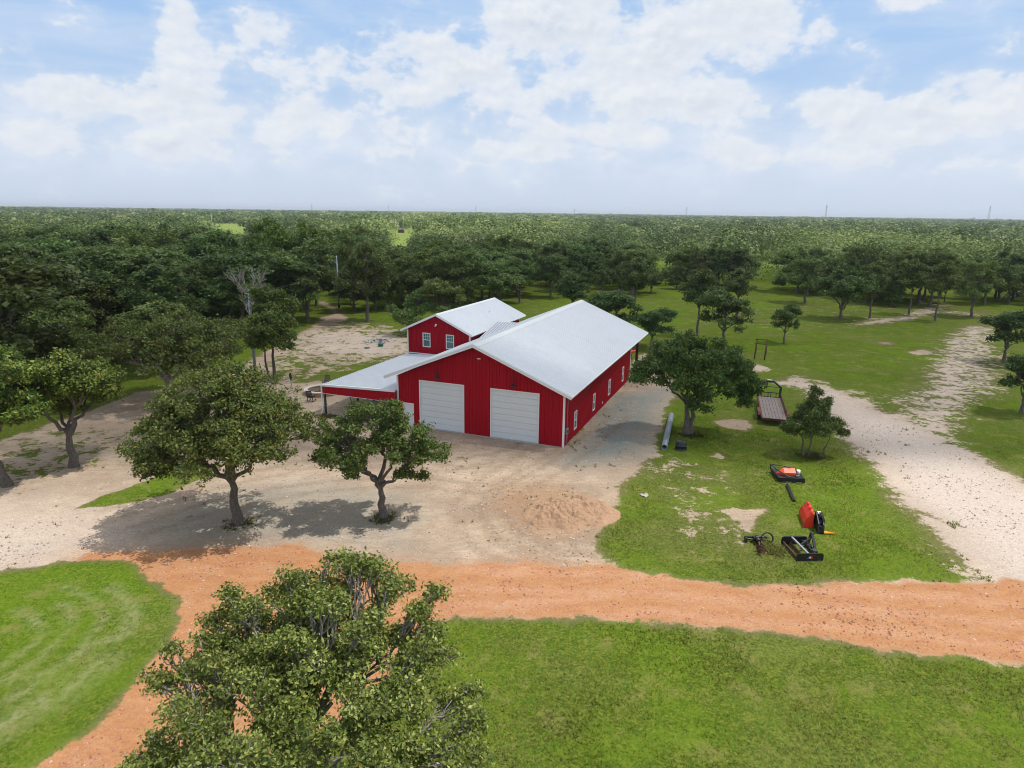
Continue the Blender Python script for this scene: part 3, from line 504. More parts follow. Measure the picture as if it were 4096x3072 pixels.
# ---------------------------------------------------------------- the barn (local x = along the front, 0 at the right corner, negative to the left; y = depth)
BA = (4.171, 51.088, 0.0); TH = -0.3741
barn = thing('barn', 'large red metal barn with white roof, two white overhead doors and a side porch', 'barn', BA, TH)
BW, BL, BE, SL = 15.228, 25.33, 4.471, 0.4087; BR = BL + 5.75
def topz(a): return BE + SL*(BW/2 - abs(a - BW/2))
def wall_front(mb, cuts, zt, y0, th=.12, W=BW, z0=0.0, a_off=0.0):
    """cuts: (a0, a1, zbottom) strips, a measured from right corner"""
    for a0, a1, zb in cuts:
        segs = [a0, a1]
        if a0 < W/2 < a1: segs = [a0, W/2, a1]
        for p_, q_ in zip(segs, segs[1:]):
            xa, xb = -(q_+a_off), -(p_+a_off)
            mb.prism([(xa, y0, zb), (xb, y0, zb), (xb, y0, zt(p_)), (xa, y0, zt(q_))], (0, 0, 0), (0, th, 0))
def ribs_y(mb, cuts, zt, y0, W, step=.305, a_off=0., d=.040, w=.055):
    a = .12
    while a < W-.1:
        for a0, a1, zb in cuts:
            if a0+.04 <= a <= a1-.04:
                mb.prism([(-(a+a_off)-w, y0+.002, zb), (-(a+a_off)-w*.45, y0-d, zb), (-(a+a_off)+w*.45, y0-d, zb), (-(a+a_off)+w, y0+.002, zb)], (0, 0, 0), (0, 0, zt(a)-zb-.03))
        a += step
wall = MB()
D1, D2 = (2.12, 6.34), (8.80, 13.02); DH = 4.242; WD = (13.66, 14.62); WH = 2.06
fc = [(0, D1[0], 0), (D1[0], D1[1], DH), (D1[1], D2[0], 0), (D2[0], D2[1], DH), (D2[1], WD[0], 0), (WD[0], WD[1], WH), (WD[1], BW, 0)]
wall_front(wall, fc, topz, 0.0); ribs_y(wall, fc, topz, 0.0, BW)
wall_front(wall, [(0, BW, 0)], topz, BL-.12)
WZ0, WZ1 = .60, 2.16
WINS = [(2.92, 3.70), (8.94, 9.75), (14.92, 15.74), (21.08, 21.90)]
# right side wall, with window openings
seg = [0.12]; 
for a, b in WINS: seg += [a, b]
seg.append(BL-.12)
for i in range(len(seg)-1):
    if i % 2 == 0: wall.box(-.12, 0, seg[i], seg[i+1], 0, BE)
    else: wall.box(-.12, 0, seg[i], seg[i+1], 0, WZ0); wall.box(-.12, 0, seg[i], seg[i+1], WZ1, BE)
y = .30
while y < BL-.1:
    inw = [wz for wz in WINS if wz[0]-.03 < y < wz[1]+.03]
    for z0, z1 in ([(0, BE)] if not inw else [(0, WZ0-.06), (WZ1+.06, BE)]):
        wall.prism([(-.002, y-.055, z0), (.040, y-.025, z0), (.040, y+.025, z0), (-.002, y+.055, z0)], (0, 0, 0), (0, 0, z1-z0))
    y += .305
wall.box(-BW, -BW+.12, .12, BL-.12, 0, BE)
# red band above the open porch
wall.box(-22.95, -BW-.003, -.30, -.20, 2.08, 2.62); wall.prism([(-22.95, -.30, 2.62), (-BW-.003, -.30, 2.62), (-BW-.003, -.30, 3.00), (-22.95, -.30, 2.70)], (0, 0, 0), (0, .10, 0))
a = BW+.1
while a < 22.9: wall.prism([(-a-.05, -.298, 2.10), (-a-.02, -.325, 2.10), (-a+.02, -.325, 2.10), (-a+.05, -.298, 2.10)], (0, 0, 0), (0, 0, .60+.035*(22.95-a))); a += .305
wall.box(-22.95, -22.85, -.20, 14.9, 2.30, 2.66)
wall.build('wall', M['red'], barn)

def gable_roof(mb, W, a_off, y0, y1, ridge, slope, oh, th=.20, rib=.36, x_over=None):
    """top surface z = ridge - slope*|x-xc|"""
    xc = -(a_off+W/2); half = W/2+oh
    for s in (-1, 1):
        e = (xc+s*half, ridge-slope*half)
        prof = [(xc, y0, ridge), (e[0], y0, e[1]), (e[0], y0, e[1]-th), (xc, y0, ridge-th)]
        if s == 1: prof = prof[::-1]
        mb.prism(prof, (0, 0, 0), (0, y1-y0, 0))
        y = y0+.16
        while y < y1-.1:
            mb.prism([(xc+s*.22, y-.06, ridge-slope*.22), (xc+s*.22, y-.025, ridge-slope*.22+.06), (xc+s*.22, y+.025, ridge-slope*.22+.06), (xc+s*.22, y+.06, ridge-slope*.22)], (0, 0, 0), (s*(half-.24), 0, -slope*(half-.24)), 1); y += rib
RZ = 7.931
roof = MB(); gable_roof(roof, BW, 0, -.80, BR, RZ, SL, .77); rf = roof.build('roof', [M['roofpan'], M['roof']], barn)
rc = MB()
for s in (-1, 1):
    x0 = -BW/2; rc.prism([(x0, 0, RZ+.045), (x0+s*.45, 0, RZ+.045-SL*.45), (x0+s*.45, 0, RZ+.02-SL*.45), (x0, 0, RZ+.02)][::(-1 if s == 1 else 1)], (0, -.83, 0), (0, BR+.03, 0))
rc.build('ridge_cap', M['ridge'], rf)
# rake trims on the gable edge and eave gutters
for yy in (-.83, BR+.0):
    for s in (-1, 1):
        rk = MB(); hf = BW/2+.80; x0 = -BW/2
        rk.prism([(x0, yy, RZ+.05), (x0+s*hf, yy, RZ+.05-SL*hf), (x0+s*hf, yy, RZ-.24-SL*hf), (x0, yy, RZ-.24)][::(-1 if s == 1 else 1)], (0, 0, 0), (0, .027, 0))
        rk.prism([(x0, yy-.03, RZ-.02), (x0+s*hf, yy-.03, RZ-.02-SL*hf), (x0+s*hf, yy-.03, RZ-.05-SL*hf), (x0, yy-.03, RZ-.05)][::(-1 if s == 1 else 1)], (0, 0, 0), (0, .03, 0))
        rk.build('rake_trim', M['trim'], rf)
for s, ex in ((1, .77), (-1, -BW-.77)):
    gt = MB(); z = RZ-SL*(BW/2+.77)
    gt.prism([(ex, 0, z-.02), (ex+s*.11, 0, z-.02), (ex+s*.11, 0, z-.06), (ex+s*.07, 0, z-.16), (ex, 0, z-.16)][::s], (0, -.8, 0), (0, BR, 0)); gt.build('gutter', M['trim'], rf)
# corner trims
ct = MB(); ct.box(-.13, .035, -.032, 0, 0, BE-.02); ct.box(0, .035, 0, .16, 0, BE-.02); ct.build('corner_trim', M['trim'], barn)
ct = MB(); ct.box(0, .035, BL-.16, BL, 0, BE-.02); ct.build('corner_trim', M['trim'], barn)
ct = MB(); ct.box(-BW-.035, -BW+.13, -.032, 0, 0, BE-.02); ct.box(-BW-.035, -BW, 0, .16, 0, BE-.02); ct.build('corner_trim', M['trim'], barn)
# base sill (concrete lip) along the front
sl = MB(); sl.box(-BW, 0, -.10, -.035, 0, .05); sl.box(-D1[1], -D1[0], -.22, -.10, 0, .045); sl.box(-D2[1], -D2[0], -.22, -.10, 0, .045); sl.build('foundation', M['concrete'], barn)
# overhead doors
for a0, a1 in (D1, D2):
    f = MB(); n = 8; h = DH/n
    for i in range(n):
        z0 = i*h; f.box(-a1+.06, -a0-.06, .075, .115, z0+.018, z0+h-.018); 
        f.box(-a1+.06, -a0-.06, .060, .075, z0+.06, z0+h*.42); f.box(-a1+.06, -a0-.06, .060, .075, z0+h*.56, z0+h-.06)
    f.box(-a1+.06, -a0-.06, .115, .14, 0, DH-.05)
    d = f.build('overhead_door', M['door'], barn)
    g = MB(); g.box(-a1-.03, -a1+.06, -.045, .13, 0, DH+.035); g.box(-a0-.06, -a0+.03, -.045, .13, 0, DH+.035); g.box(-a1+.06, -a0-.06, -.045, .13, DH-.055, DH+.035)
    g.build('door_frame', M['trim'], d)
f = MB(); f.box(-WD[1]+.05, -WD[0]-.05, .05, .10, .02, WH-.05); d = f.build('walk_door', M['door'], barn)
g = MB(); g.box(-WD[1]-.03, -WD[1]+.05, -.045, .12, 0, WH+.03); g.box(-WD[0]-.05, -WD[0]+.03, -.045, .12, 0, WH+.03); g.box(-WD[1]+.05, -WD[0]-.05, -.045, .12, WH-.05, WH+.03); g.build('door_frame', M['trim'], d)
g = MB(); g.tube([(-WD[0]-.14, .05, 1.0), (-WD[0]-.14, -.03, 1.0)], .03, 8); g.build('handle', M['silver'], d)
# side windows
def window_x(parent, x, y0, y1, z0, z1, glass, s=1):
    f = MB(); t_ = .055; 
    f.box(x-.05, x+.045, y0-.01, y0+t_, z0-.01, z1+.01); f.box(x-.05, x+.045, y1-t_, y1+.01, z0-.01, z1+.01)
    f.box(x-.05, x+.045, y0+t_, y1-t_, z0-.01, z0+t_); f.box(x-.05, x+.045, y0+t_, y1-t_, z1-t_, z1+.01)
    zm = (z0+z1)/2; f.box(x-.03, x+.03, y0+t_, y1-t_, zm-.025, zm+.025)
    ym = (y0+y1)/2; f.box(x-.012, x+.008, ym-.008, ym+.008, zm+.025, z1-t_)
    for q in (1, 2): zq = zm+(z1-zm)*q/3; f.box(x-.012, x+.006, y0+t_, y1-t_, zq-.008, zq+.008)
    w = f.build('window', M['vinyl'], parent); g = MB(); g.box(x-.035, x-.02, y0+t_, y1-t_, z0+t_, z1-t_); g.build('pane', glass, w)
for a, b in WINS: window_x(barn, 0, a, b, WZ0, WZ1, M['glass'])
# gooseneck lamps, meter box, floodlight, vents
for a, z in ((11.15, 4.74), (4.23, 4.80)):
    l = MB(); x = -a; l.tube([(x-.12, 0, z+.50), (x-.12, -.06, z+.50)], .07, 12); l.tube([(x-.12, -.03, z+.5), (x-.06, -.25, z+.62), (x, -.36, z+.55), (x, -.38, z+.18)], .018, 8)
    wl = l.build('wall_lamp', M['lamp'], barn)
    s = MB(); s.lathe([(.03, .18), (.07, .16), (.10, .08), (.24, .04), (.29, 0), (.28, -.01), (.10, .05), (0, .08)], (x, -.38, z), 20); s.build('lamp_shade', M['lamp'], wl)
l = MB(); l.box(-7.57, -7.27, -.06, -.002, 6.60, 6.68); l.build('gable_vent', M['trim'], barn)
l = MB(); l.box(.03, .16, .45, .85, .95, 1.45); l.tube([(.10, .65, .95), (.10, .65, 0)], .03, 8); l.tube([(.10, .65, 1.45), (.10, .65, 4.3)], .025, 8)
mt = l.build('meter_box', M['steel'], barn); s = MB(); s.tube([(.16, .65, 1.2), (.25, .65, 1.2)], .11, 14); s.build('meter_dial', M['glass'], mt)
l = MB(); l.box(.03, .10, 6.55, 6.75, 3.45, 3.62); l.tube([(.1, 6.65, 3.55), (.22, 6.60, 3.45)], [.05, .09], 12); l.build('floodlight', M['gunmetal'], barn)
l = MB(); l.box(.03, .07, 12.55, 12.68, .40, .56); l.build('outlet_box', M['white'], barn)
# rear open bay posts
for x in (-.2, -5.2, -10.2, -15.0):
    l = MB(); l.box(x-.14, x+.14, BR-1.15, BR-.87, 0, min(topz(-x), 7.2)+.02); l.build('post', M['brownpost'], barn)
# side porch: ribbed galvanised roof, posts, downspout, slab
def pz(a): return 2.86+(22.97-a)*.0375
pr = MB(); x0, x1 = -22.99, -BW-.04
pr.prism([(x0, 0, pz(22.99)), (x1, 0, pz(BW)), (x1, 0, pz(BW)-.10), (x0, 0, pz(22.99)-.10)][::-1], (0, -.36, 0), (0, 14.95, 0))
y = -.2
while y < 14.9: pr.prism([(x0, y-.07, pz(22.99)-.002), (x0, y-.03, pz(22.99)+.065), (x0, y+.03, pz(22.99)+.065), (x0, y+.07, pz(22.99)-.002)], (0, 0, 0), (x1-x0, 0, pz(BW)-pz(22.99)), 1); y += .34
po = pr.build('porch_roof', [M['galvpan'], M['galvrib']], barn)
l = MB(); l.prism([(x0-.05, -.40, pz(23)+.03), (x1, -.40, pz(BW)+.03), (x1, -.40, pz(BW)-.13), (x0-.05, -.40, pz(23)-.13)][::-1], (0, 0, 0), (0, .035, 0)); l.prism([(x0-.05, -.40, pz(23)+.034), (x1, -.40, pz(BW)+.034), (x1, -.40, pz(BW)+.05), (x0-.05, -.40, pz(23)+.05)][::-1], (0, 0, 0), (0, .22, 0))
l.box(-22.95, -BW-.04, -.305, -.19, 2.045, 2.078); l.build('fascia_trim', M['trim'], po)
l = MB(); l.prism([(-22.99, 0, 2.80), (-23.13, 0, 2.80), (-23.13, 0, 2.74), (-23.09, 0, 2.66), (-22.99, 0, 2.66)], (0, -.36, 0), (0, 14.9, 0)); l.build('gutter', M['trim'], po)
l = MB(); l.bar((-23.06, -.30, 2.68), (-23.03, -.30, .45), .10, .08); l.bar((-23.03, -.30, .47), (-23.22, -.38, .10), .10, .08); l.build('downspout', M['trim'], po)
for y in (-.20, 4.9, 9.9, 14.6):
    l = MB(); l.box(-22.93, -22.77, y, y+.15, 0, 2.30); l.build('post', M['post'], barn)
l = MB(); l.box(-21.6, -BW-.02, -.15, 14.9, -.05, .10); l.box(-22.99, -22.6, -.35, .1, -.05, .03); l.build('porch_floor', M['concrete'], barn)
# small gabled roof bridging barn and house
l = MB(); cy0, cyr, cy1, cz0, czr = 14.75, 20.9, 27.0, 4.86, 6.22; ca, cb = 14.62, 10.5
l.prism([(0, cy0, cz0), (0, cyr, czr), (0, cy1, cz0), (0, cy1, cz0-.5), (0, cy0, cz0-.5)][::-1], (-ca, 0, 0), (-cb, 0, 0))
a = ca-.06
while a > cb:
    for ya, za, yb, zb in ((cy0, cz0, cyr, czr), (cyr, czr, cy1, cz0)):
        l.prism([(-a-.045, ya, za), (-a-.015, ya, za+.05), (-a+.015, ya, za+.05), (-a+.045, ya, za)][::-1], (0, 0, 0), (0, yb-ya, zb-za), 1)
    a -= .30
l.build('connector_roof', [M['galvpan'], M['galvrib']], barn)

# ---------------------------------------------------------------- the two-storey house wing behind the porch
house = thing('house', 'red two-storey house wing with white gable roof and two teal-paned windows behind the porch', 'house', BA, TH)
HO, HW, HY0, HY1 = 15.28, 7.62, 15.0, 29.85; HRZ, HS, HOH = 7.60, .455, .50
def hz(a): return HRZ-.14-HS*abs(a-HW/2)
hwins = [(17.15, 18.12), (20.02, 20.98)]
w_ = MB(); hc = [(0, hwins[0][0]-HO, 0), (hwins[0][0]-HO, hwins[0][1]-HO, 5.40), (hwins[0][1]-HO, hwins[1][0]-HO, 0), (hwins[1][0]-HO, hwins[1][1]-HO, 5.40), (hwins[1][1]-HO, HW, 0)]
wall_front(w_, hc, hz, HY0, .12, HW, 0, HO); wall_front(w_, [(hwins[0][0]-HO, hwins[0][1]-HO, 0), (hwins[1][0]-HO, hwins[1][1]-HO, 0)], lambda a: 3.82, HY0, .12, HW, 0, HO)
ribs_y(w_, [(c0, c1, max(zb, 3.0)) for c0, c1, zb in hc], hz, HY0, HW, .305, HO); wall_front(w_, [(0, HW, 0)], hz, HY1-.12, .12, HW, 0, HO)
w_.box(-HO-.12, -HO, HY0+.12, HY1-.12, 0, hz(0)-.02); w_.box(-HO-HW, -HO-HW+.12, HY0+.12, HY1-.12, 0, hz(HW)-.02)
y = HY0+.3
while y < HY1-.1: w_.prism([(-HO-.002, y-.05, 0), (-HO+.028, y-.02, 0), (-HO+.028, y+.02, 0), (-HO-.002, y+.05, 0)], (0, 0, 0), (0, 0, hz(0)-.05)); y += .305
w_.build('wall', M['red'], house)
r_ = MB(); gable_roof(r_, HW, HO, HY0-.55, HY1+.75, HRZ, HS, HOH, .16); hr = r_.build('roof', [M['roofpan'], M['roof']], house)
rc = MB()
for s in (-1, 1):
    x0 = -HO-HW/2; rc.prism([(x0, 0, HRZ+.045), (x0+s*.30, 0, HRZ+.045-HS*.30), (x0+s*.30, 0, HRZ+.02-HS*.30), (x0, 0, HRZ+.02)][::(-1 if s == 1 else 1)], (0, HY0-.58, 0), (0, HY1+.78, 0))
rc.build('ridge_cap', M['roof'], hr)
hf = HW/2+HOH+.03; x0 = -HO-HW/2
for yy in (HY0-.58, HY1+.75):
    for s in (-1, 1):
        rk = MB()
        rk.prism([(x0, yy, HRZ+.05), (x0+s*hf, yy, HRZ+.05-HS*hf), (x0+s*hf, yy, HRZ-.19-HS*hf), (x0, yy, HRZ-.19)][::(-1 if s == 1 else 1)], (0, 0, 0), (0, .027, 0))
        rk.build('rake_trim', M['trim'], hr)
for s in (1, -1):
    ex = x0+s*(HW/2+HOH); gt = MB(); z = HRZ-HS*(HW/2+HOH)
    gt.prism([(ex, 0, z-.02), (ex+s*.11, 0, z-.02), (ex+s*.11, 0, z-.06), (ex+s*.07, 0, z-.15), (ex, 0, z-.15)][::s], (0, HY0-.55, 0), (0, HY1+.75, 0)); gt.build('gutter', M['trim'], hr)
ct = MB(); ct.box(-HO-HW-.035, -HO-HW+.12, HY0-.032, HY0, 2.75, hz(HW)-.03); ct.box(-HO-HW-.035, -HO-HW, HY0, HY0+.14, 0, hz(0)-.05); ct.build('corner_trim', M['trim'], house)
ct = MB(); ct.box(-HO-.12, -HO+.035, HY0-.032, HY0, 2.75, hz(0)-.03); ct.box(-HO, -HO+.035, HY0, HY0+.14, 2.75, hz(0)-.05); ct.build('corner_trim', M['trim'], house)
ct = MB(); ct.box(-HO, -HO+.035, HY1-.14, HY1, 2.75, hz(0)-.05); ct.build('corner_trim', M['trim'], house)
ct = MB(); ct.box(-HO-HW, -HO-.04, HY0-.07, HY0-.036, 3.0, 3.10); ct.build('flashing', M['trim'], house)
for a, b in hwins:
    f = MB(); t_ = .09; z0, z1 = 3.82, 5.40; y = HY0
    f.box(-b, -b+t_, y-.045, y+.05, z0, z1); f.box(-a-t_, -a, y-.045, y+.05, z0, z1); f.box(-b+t_, -a-t_, y-.045, y+.05, z0, z0+t_); f.box(-b+t_, -a-t_, y-.045, y+.05, z1-t_, z1)
    zm = (z0+z1)/2; f.box(-b+t_, -a-t_, y-.02, y+.03, zm-.03, zm+.03)
    for q in (1, 2): xq = -b+t_+(b-a-2*t_)*q/3; f.box(xq-.01, xq+.01, y+.0, y+.018, zm+.03, z1-t_)
    zq = (zm+z1)/2-.02; f.box(-b+t_, -a-t_, y+.001, y+.016, zq-.01, zq+.01)
    wn = f.build('window', M['vinyl'], house); g = MB(); g.box(-b+t_, -a-t_, y+.02, y+.035, z0+t_, z1-t_); g.build('pane', M['glassteal'], wn)
l = MB(); l.box(-19.40, -19.22, HY0-.10, HY0-.002, 6.28, 6.46); l.tube([(-19.31, HY0-.08, 6.33), (-19.31, HY0-.22, 6.24)], [.05, .08], 10); l.build('floodlight', M['white'], house)
l = MB(); l.tube([(-17.0, 24.3, HRZ-HS*2.1-.05), (-17.0, 24.3, HRZ-HS*2.1+.55)], .05, 10); l.build('vent_pipe', M['white'], hr)
# ---------------------------------------------------------------- trees
def kmeans(P, k, rs, it=6):
    k = min(k, len(P)); c = P[rs.choice(len(P), k, replace=False)]
    for _ in range(it):
        l = ((P[:, None]-c[None])**2).sum(2).argmin(1)
        for j in range(k):
            if (l == j).any(): c[j] = P[l == j].mean(0)
    return l, c
class Tubes:
    def __init__(s): s.V = []; s.F = []; s.n = 0
    def tube(s, pts, rs_, k=5):
        pts = np.asarray(pts, float); m = len(pts); d = np.gradient(pts, axis=0); d /= np.linalg.norm(d, axis=1)[:, None]+1e-9
        ref = np.array([1., 0, 0]) if abs(d[0][0]) < .8 else np.array([0, 1., 0])
        x = np.cross(d, ref); x /= np.linalg.norm(x, axis=1)[:, None]+1e-9; y = np.cross(d, x)
        a = np.arange(k)*2*PI/k; r = np.asarray(rs_)[:, None, None]
        V = pts[:, None]+r*(x[:, None]*np.cos(a)[None, :, None]+y[:, None]*np.sin(a)[None, :, None])
        i = np.arange(m-1)[:, None]*k; j = np.arange(k)[None]; jn = (j+1) % k
        F = np.stack([i+j, i+jn, i+k+jn, i+k+j], 2).reshape(-1, 4)+s.n
        s.V.append(V.reshape(-1, 3)); s.F.append(F); s.n += m*k
    def mesh(s, name, mat): return fastmesh(name, np.concatenate(s.V), np.concatenate(s.F), mat, None, True)
def curve(a, b, rs, wob, n=5, sag=0.):
    t_ = np.linspace(0, 1, n)[:, None]; L = np.linalg.norm(b-a); P = a+(b-a)*t_
    N = (rs.rand(n, 3)-.5)*wob*L; N[0] = N[-1] = 0; P = P+N; P[:, 2] += np.sin(t_[:, 0]*PI)*sag*L; return P
def leafcloud(tips, per, sig, size, rs, cen, up=.45, flat=.8, kite=.55):
    n = len(tips)*per; c = np.repeat(tips, per, 0)
    q = rs.randn(n, 3)*np.array([1, 1, flat])*sig; q = np.clip(q, -2.2*sig, 2.2*sig); p_ = c+q
    out = p_-cen; out /= np.linalg.norm(out, axis=1)[:, None]+1e-6
    nrm = rs.randn(n, 3)*.62+out*.45+np.array([0, 0, up]); nrm /= np.linalg.norm(nrm, axis=1)[:, None]
    t1 = np.cross(nrm, rs.randn(n, 3)); t1 /= np.linalg.norm(t1, axis=1)[:, None]+1e-6; t2 = np.cross(nrm, t1)
    s = size*(.6+.8*rs.rand(n))[:, None]; fo = nrm*s*.18
    V = np.stack([p_-t1*s, p_+t2*s*kite+fo, p_+t1*s, p_-t2*s*kite+fo], 1).reshape(-1, 3)
    tip_r = np.repeat(rs.rand(len(tips)), per); k = np.clip(.02+.42*tip_r+.62*rs.rand(n)**1.5, 0, 1)
    wm = np.where(rs.rand(n) < .055, .75, 0)+np.where(np.repeat(rs.rand(len(tips)), per) < .035, .35, 0)
    col = np.repeat(np.stack([k, np.clip(wm, 0, 1), 0*k, 0*k+1], 1), 4, 0)
    return V, np.arange(n*4).reshape(-1, 4), col
def lobepoints(lobes, n, rs, shell=.45, sub=9):
    vol = np.array([l[3]*l[4]*l[5] for l in lobes])**(2/3); cnt = np.maximum(3, (n*vol/vol.sum()).astype(int)); out = []
    for l, c in zip(lobes, cnt):
        # every lobe is broken into small sprays of twigs with gaps between them
        ns = max(3, c//sub); e = rs.randn(ns*4, 3); e /= np.linalg.norm(e, axis=1)[:, None]; e = e[e[:, 2] > -.6][:ns]
        rr = shell+(1-shell)*rs.rand(len(e))**.5; cen = np.array(l[:3])+e*rr[:, None]*np.array(l[3:6])
        sr = (.24+.16*rs.rand(len(e)))*(l[3]*l[4]*l[5])**(1/3)
        k = rs.randint(0, len(e), c); d = rs.randn(c, 3); d[:, 2] = np.abs(d[:, 2])*.9-.2; d /= np.linalg.norm(d, axis=1)[:, None]
        out.append(cen[k]+d*sr[k][:, None]*np.array([1, 1, .62])*(.55+.5*rs.rand(c, 1)))
    return np.concatenate(out)
def make_tree(seed, lobes, fork, r0, ntips, per, sig, size, trunks=None, bark=BARK, leaf=LEAF, k1=5, k2=5, k3=5, twigs=True, lean=(0, 0), wob=.16, drop=0., shell=.45, twig_r=.012):
    rs = np.random.RandomState(seed); P = lobepoints(lobes, ntips, rs, shell); T = Tubes()
    top = np.array([lean[0], lean[1], fork]); cen = P.mean(0)
    if trunks is None: trunks = [((0, 0), r0)]
    l0, c0 = kmeans(P, k1, rs)
    tops = []
    for (bx, by), rr in trunks:
        b = np.array([bx, by, -.15]); tt = top+np.array([bx*1.5, by*1.5, 0]); C_ = curve(b, tt, rs, .07, 7); C_[1, :2] = C_[0, :2]
        C_[1, 2] = .25
        T.tube(C_, [rr*1.55, rr*1.15]+[rr*(1-.10*i) for i in range(5)], 9); tops.append((C_[-1], rr*.62))
    for i in range(len(c0)):
        sel = P[l0 == i]
        if len(sel) == 0: continue
        j = np.argmin([np.linalg.norm(tp[0][:2]-c0[i][:2]) for tp in tops]); tp, tr = tops[j]
        node = tp+(c0[i]-tp)*.50; r1 = tr*.78*(len(sel)/len(P)*len(c0))**.4
        T.tube(curve(tp-np.array([0, 0, .05]), node, rs, wob, 6), np.linspace(r1*1.15, r1*.62, 6), 7)
        l1, c1 = kmeans(sel, k2, rs)
        for a in range(len(c1)):
            s2 = sel[l1 == a]
            if len(s2) == 0: continue
            n2 = node+(c1[a]-node)*.55; r2 = r1*.5
            T.tube(curve(node, n2, rs, wob*1.1, 5), np.linspace(r2, r2*.55, 5), 5)
            l2, c2 = kmeans(s2, k3, rs)
            for b_ in range(len(c2)):
                s3 = s2[l2 == b_]
                if len(s3) == 0: continue
                n3 = n2+(c2[b_]-n2)*.6; r3 = max(r2*.5, twig_r*1.6)
                T.tube(curve(n2, n3, rs, wob*1.2, 4), np.linspace(r3, r3*.6, 4), 4)
                if twigs:
                    for q in s3: T.tube(curve(n3, q+(q-n3)*(.05+.16*rs.rand()), rs, .22, 4), np.linspace(min(r3*.55, .03), twig_r*.6, 4), 3)
    wood = T.mesh('trunk', bark)
    if per:
        if drop: P = P[rs.rand(len(P)) > drop]
        # fine broken outline: tips get a few outliers of their own
        ex = P[rs.rand(len(P)) < .35]; ex = ex+(ex-cen)/np.linalg.norm(ex-cen, axis=1)[:, None]*sig*1.5*rs.rand(len(ex), 1)
        V1, F1, c1_ = leafcloud(P, per, sig, size, rs, cen); V2, F2, c2_ = leafcloud(ex, max(3, per//5), sig*.5, size, rs, cen)
        crown = fastmesh('crown', np.concatenate([V1, V2]), np.concatenate([F1, F2+len(V1)]), leaf, {'tint': np.concatenate([c1_, c2_])})
    else: crown = None
    return wood, crown
def plant(name, label, cat, loc, meshes, rot=0., sc=1., group=None, scz=None):
    t_ = thing(name, label, cat, (loc[0], loc[1], 0), rot, group); t_.scale = (sc, sc, scz or sc)
    o = bpy.data.objects.new('trunk', meshes[0]); C.objects.link(o); o.parent = t_
    if meshes[1]: o = bpy.data.objects.new('crown', meshes[1]); C.objects.link(o); o.parent = t_
    return t_
def rlobes(seed, R, z0, z1, n, lr=.42, cx=0, cy=0, flat=.75):
    """irregular crown: n lobes spread through an ellipsoid of radius R between z0 and z1"""
    rs = np.random.RandomState(seed); out = []; hz_ = (z1-z0)/2
    for i in range(n):
        a = 2*PI*i/n*2.4+rs.rand()*.9; rr = R*(1-lr)*(.35+.65*rs.rand())**.6; u_ = rs.rand()
        z = z0+hz_*.5+(z1-z0-hz_*.8)*u_; fall = 1-.45*max(0, (u_-.6)/.4)
        k = R*lr*(.75+.5*rs.rand()); out.append((cx+rr*fall*math.cos(a), cy+rr*fall*math.sin(a), z, k, k, min(k*flat, hz_*.6)))
    return out

# individually shaped trees in front
big = [(-8.3,17.9,6.3,1.5,1.2,1.0),(-7.1,18.4,6.9,1.3,1.0,.9),(-9.6,16.4,5.5,1.4,1.3,1.0),(-5.0,16.9,6.9,1.5,1.3,1.0),(-5.3,17.9,6.5,1.5,1.2,1.1),(-5.9,16.3,6.2,1.6,1.4,1.1),(-6.3,17.3,5.6,2.0,1.8,1.2),(-4.6,18.4,7.5,1.3,1.2,1.0),(-8.6,17.1,5.4,1.9,1.6,1.1),(-3.0,17.2,6.0,1.6,1.5,1.1),(-9.2,15.4,4.5,1.4,1.6,1.0),(-7.0,15.2,5.5,2.0,1.8,1.1),(-4.6,15.4,5.8,2.1,1.9,1.1),(-2.3,15.6,5.1,1.7,1.7,1.0),(-1.9,13.6,4.8,1.5,1.5,1.0),(-8.6,13.4,4.4,1.5,1.6,1.0),(-6.0,13.4,5.2,2.0,1.8,1.0),(-3.9,13.2,5.3,1.8,1.8,1.0),(-6.6,18.6,6.0,1.3,1.0,.9),(-3.2,18.3,6.9,1.1,1.0,.8),(-9.6,14.0,3.8,1.0,1.1,.8)]
bl = [(a+5.6+(.5 if a < -7 else 0), b-15.2, c-.25, d*.97, e*.97, f*.9) for a, b, c, d, e, f in big]
plant('oak_tree', 'big sunlit oak in the foreground, its crown cut off by the bottom edge', 'tree', (-5.6, 15.2), make_tree(11, bl, 2.6, .30, 2500, 38, .145, .060, bark=BARKP, leaf=LEAFB, k1=8, k2=8, k3=8, wob=.26, drop=.08, shell=.30, twig_r=.024))
t1 = [(-3.2,-.3,5.2,2.1,2.3,1.5),(-.8,.5,7.6,2.7,2.5,1.7),(1.5,-.2,6.7,2.1,2.0,1.5),(3.1,.2,5.6,1.6,2.0,1.3),(-1.8,-.8,5.7,2.2,2.0,1.6),(.3,-1.2,5.3,2.0,1.8,1.6),(-4.3,.2,4.3,1.5,1.6,1.1),(-2.6,.9,7.0,2.1,2.2,1.5),(.6,1.5,6.6,2.2,2.0,1.7),(2.4,-1.1,5.3,1.5,1.5,1.2),(-3.3,-.8,3.7,1.3,1.2,.9),(.0,.0,8.6,1.7,1.7,.9)]
t1 = [(a, b*1.9, c, d, e*1.35, f) for a, b, c, d, e, f in t1]
plant('oak_tree', 'broad round oak on the left of the gravel yard casting a dappled shadow', 'tree', (-16.3, 36.9), make_tree(21, t1, 2.7, .29, 2600, 21, .17, .092, k1=6, k2=7, k3=8, wob=.18, lean=(-.15, 0), drop=.06, shell=.55, twig_r=.014))
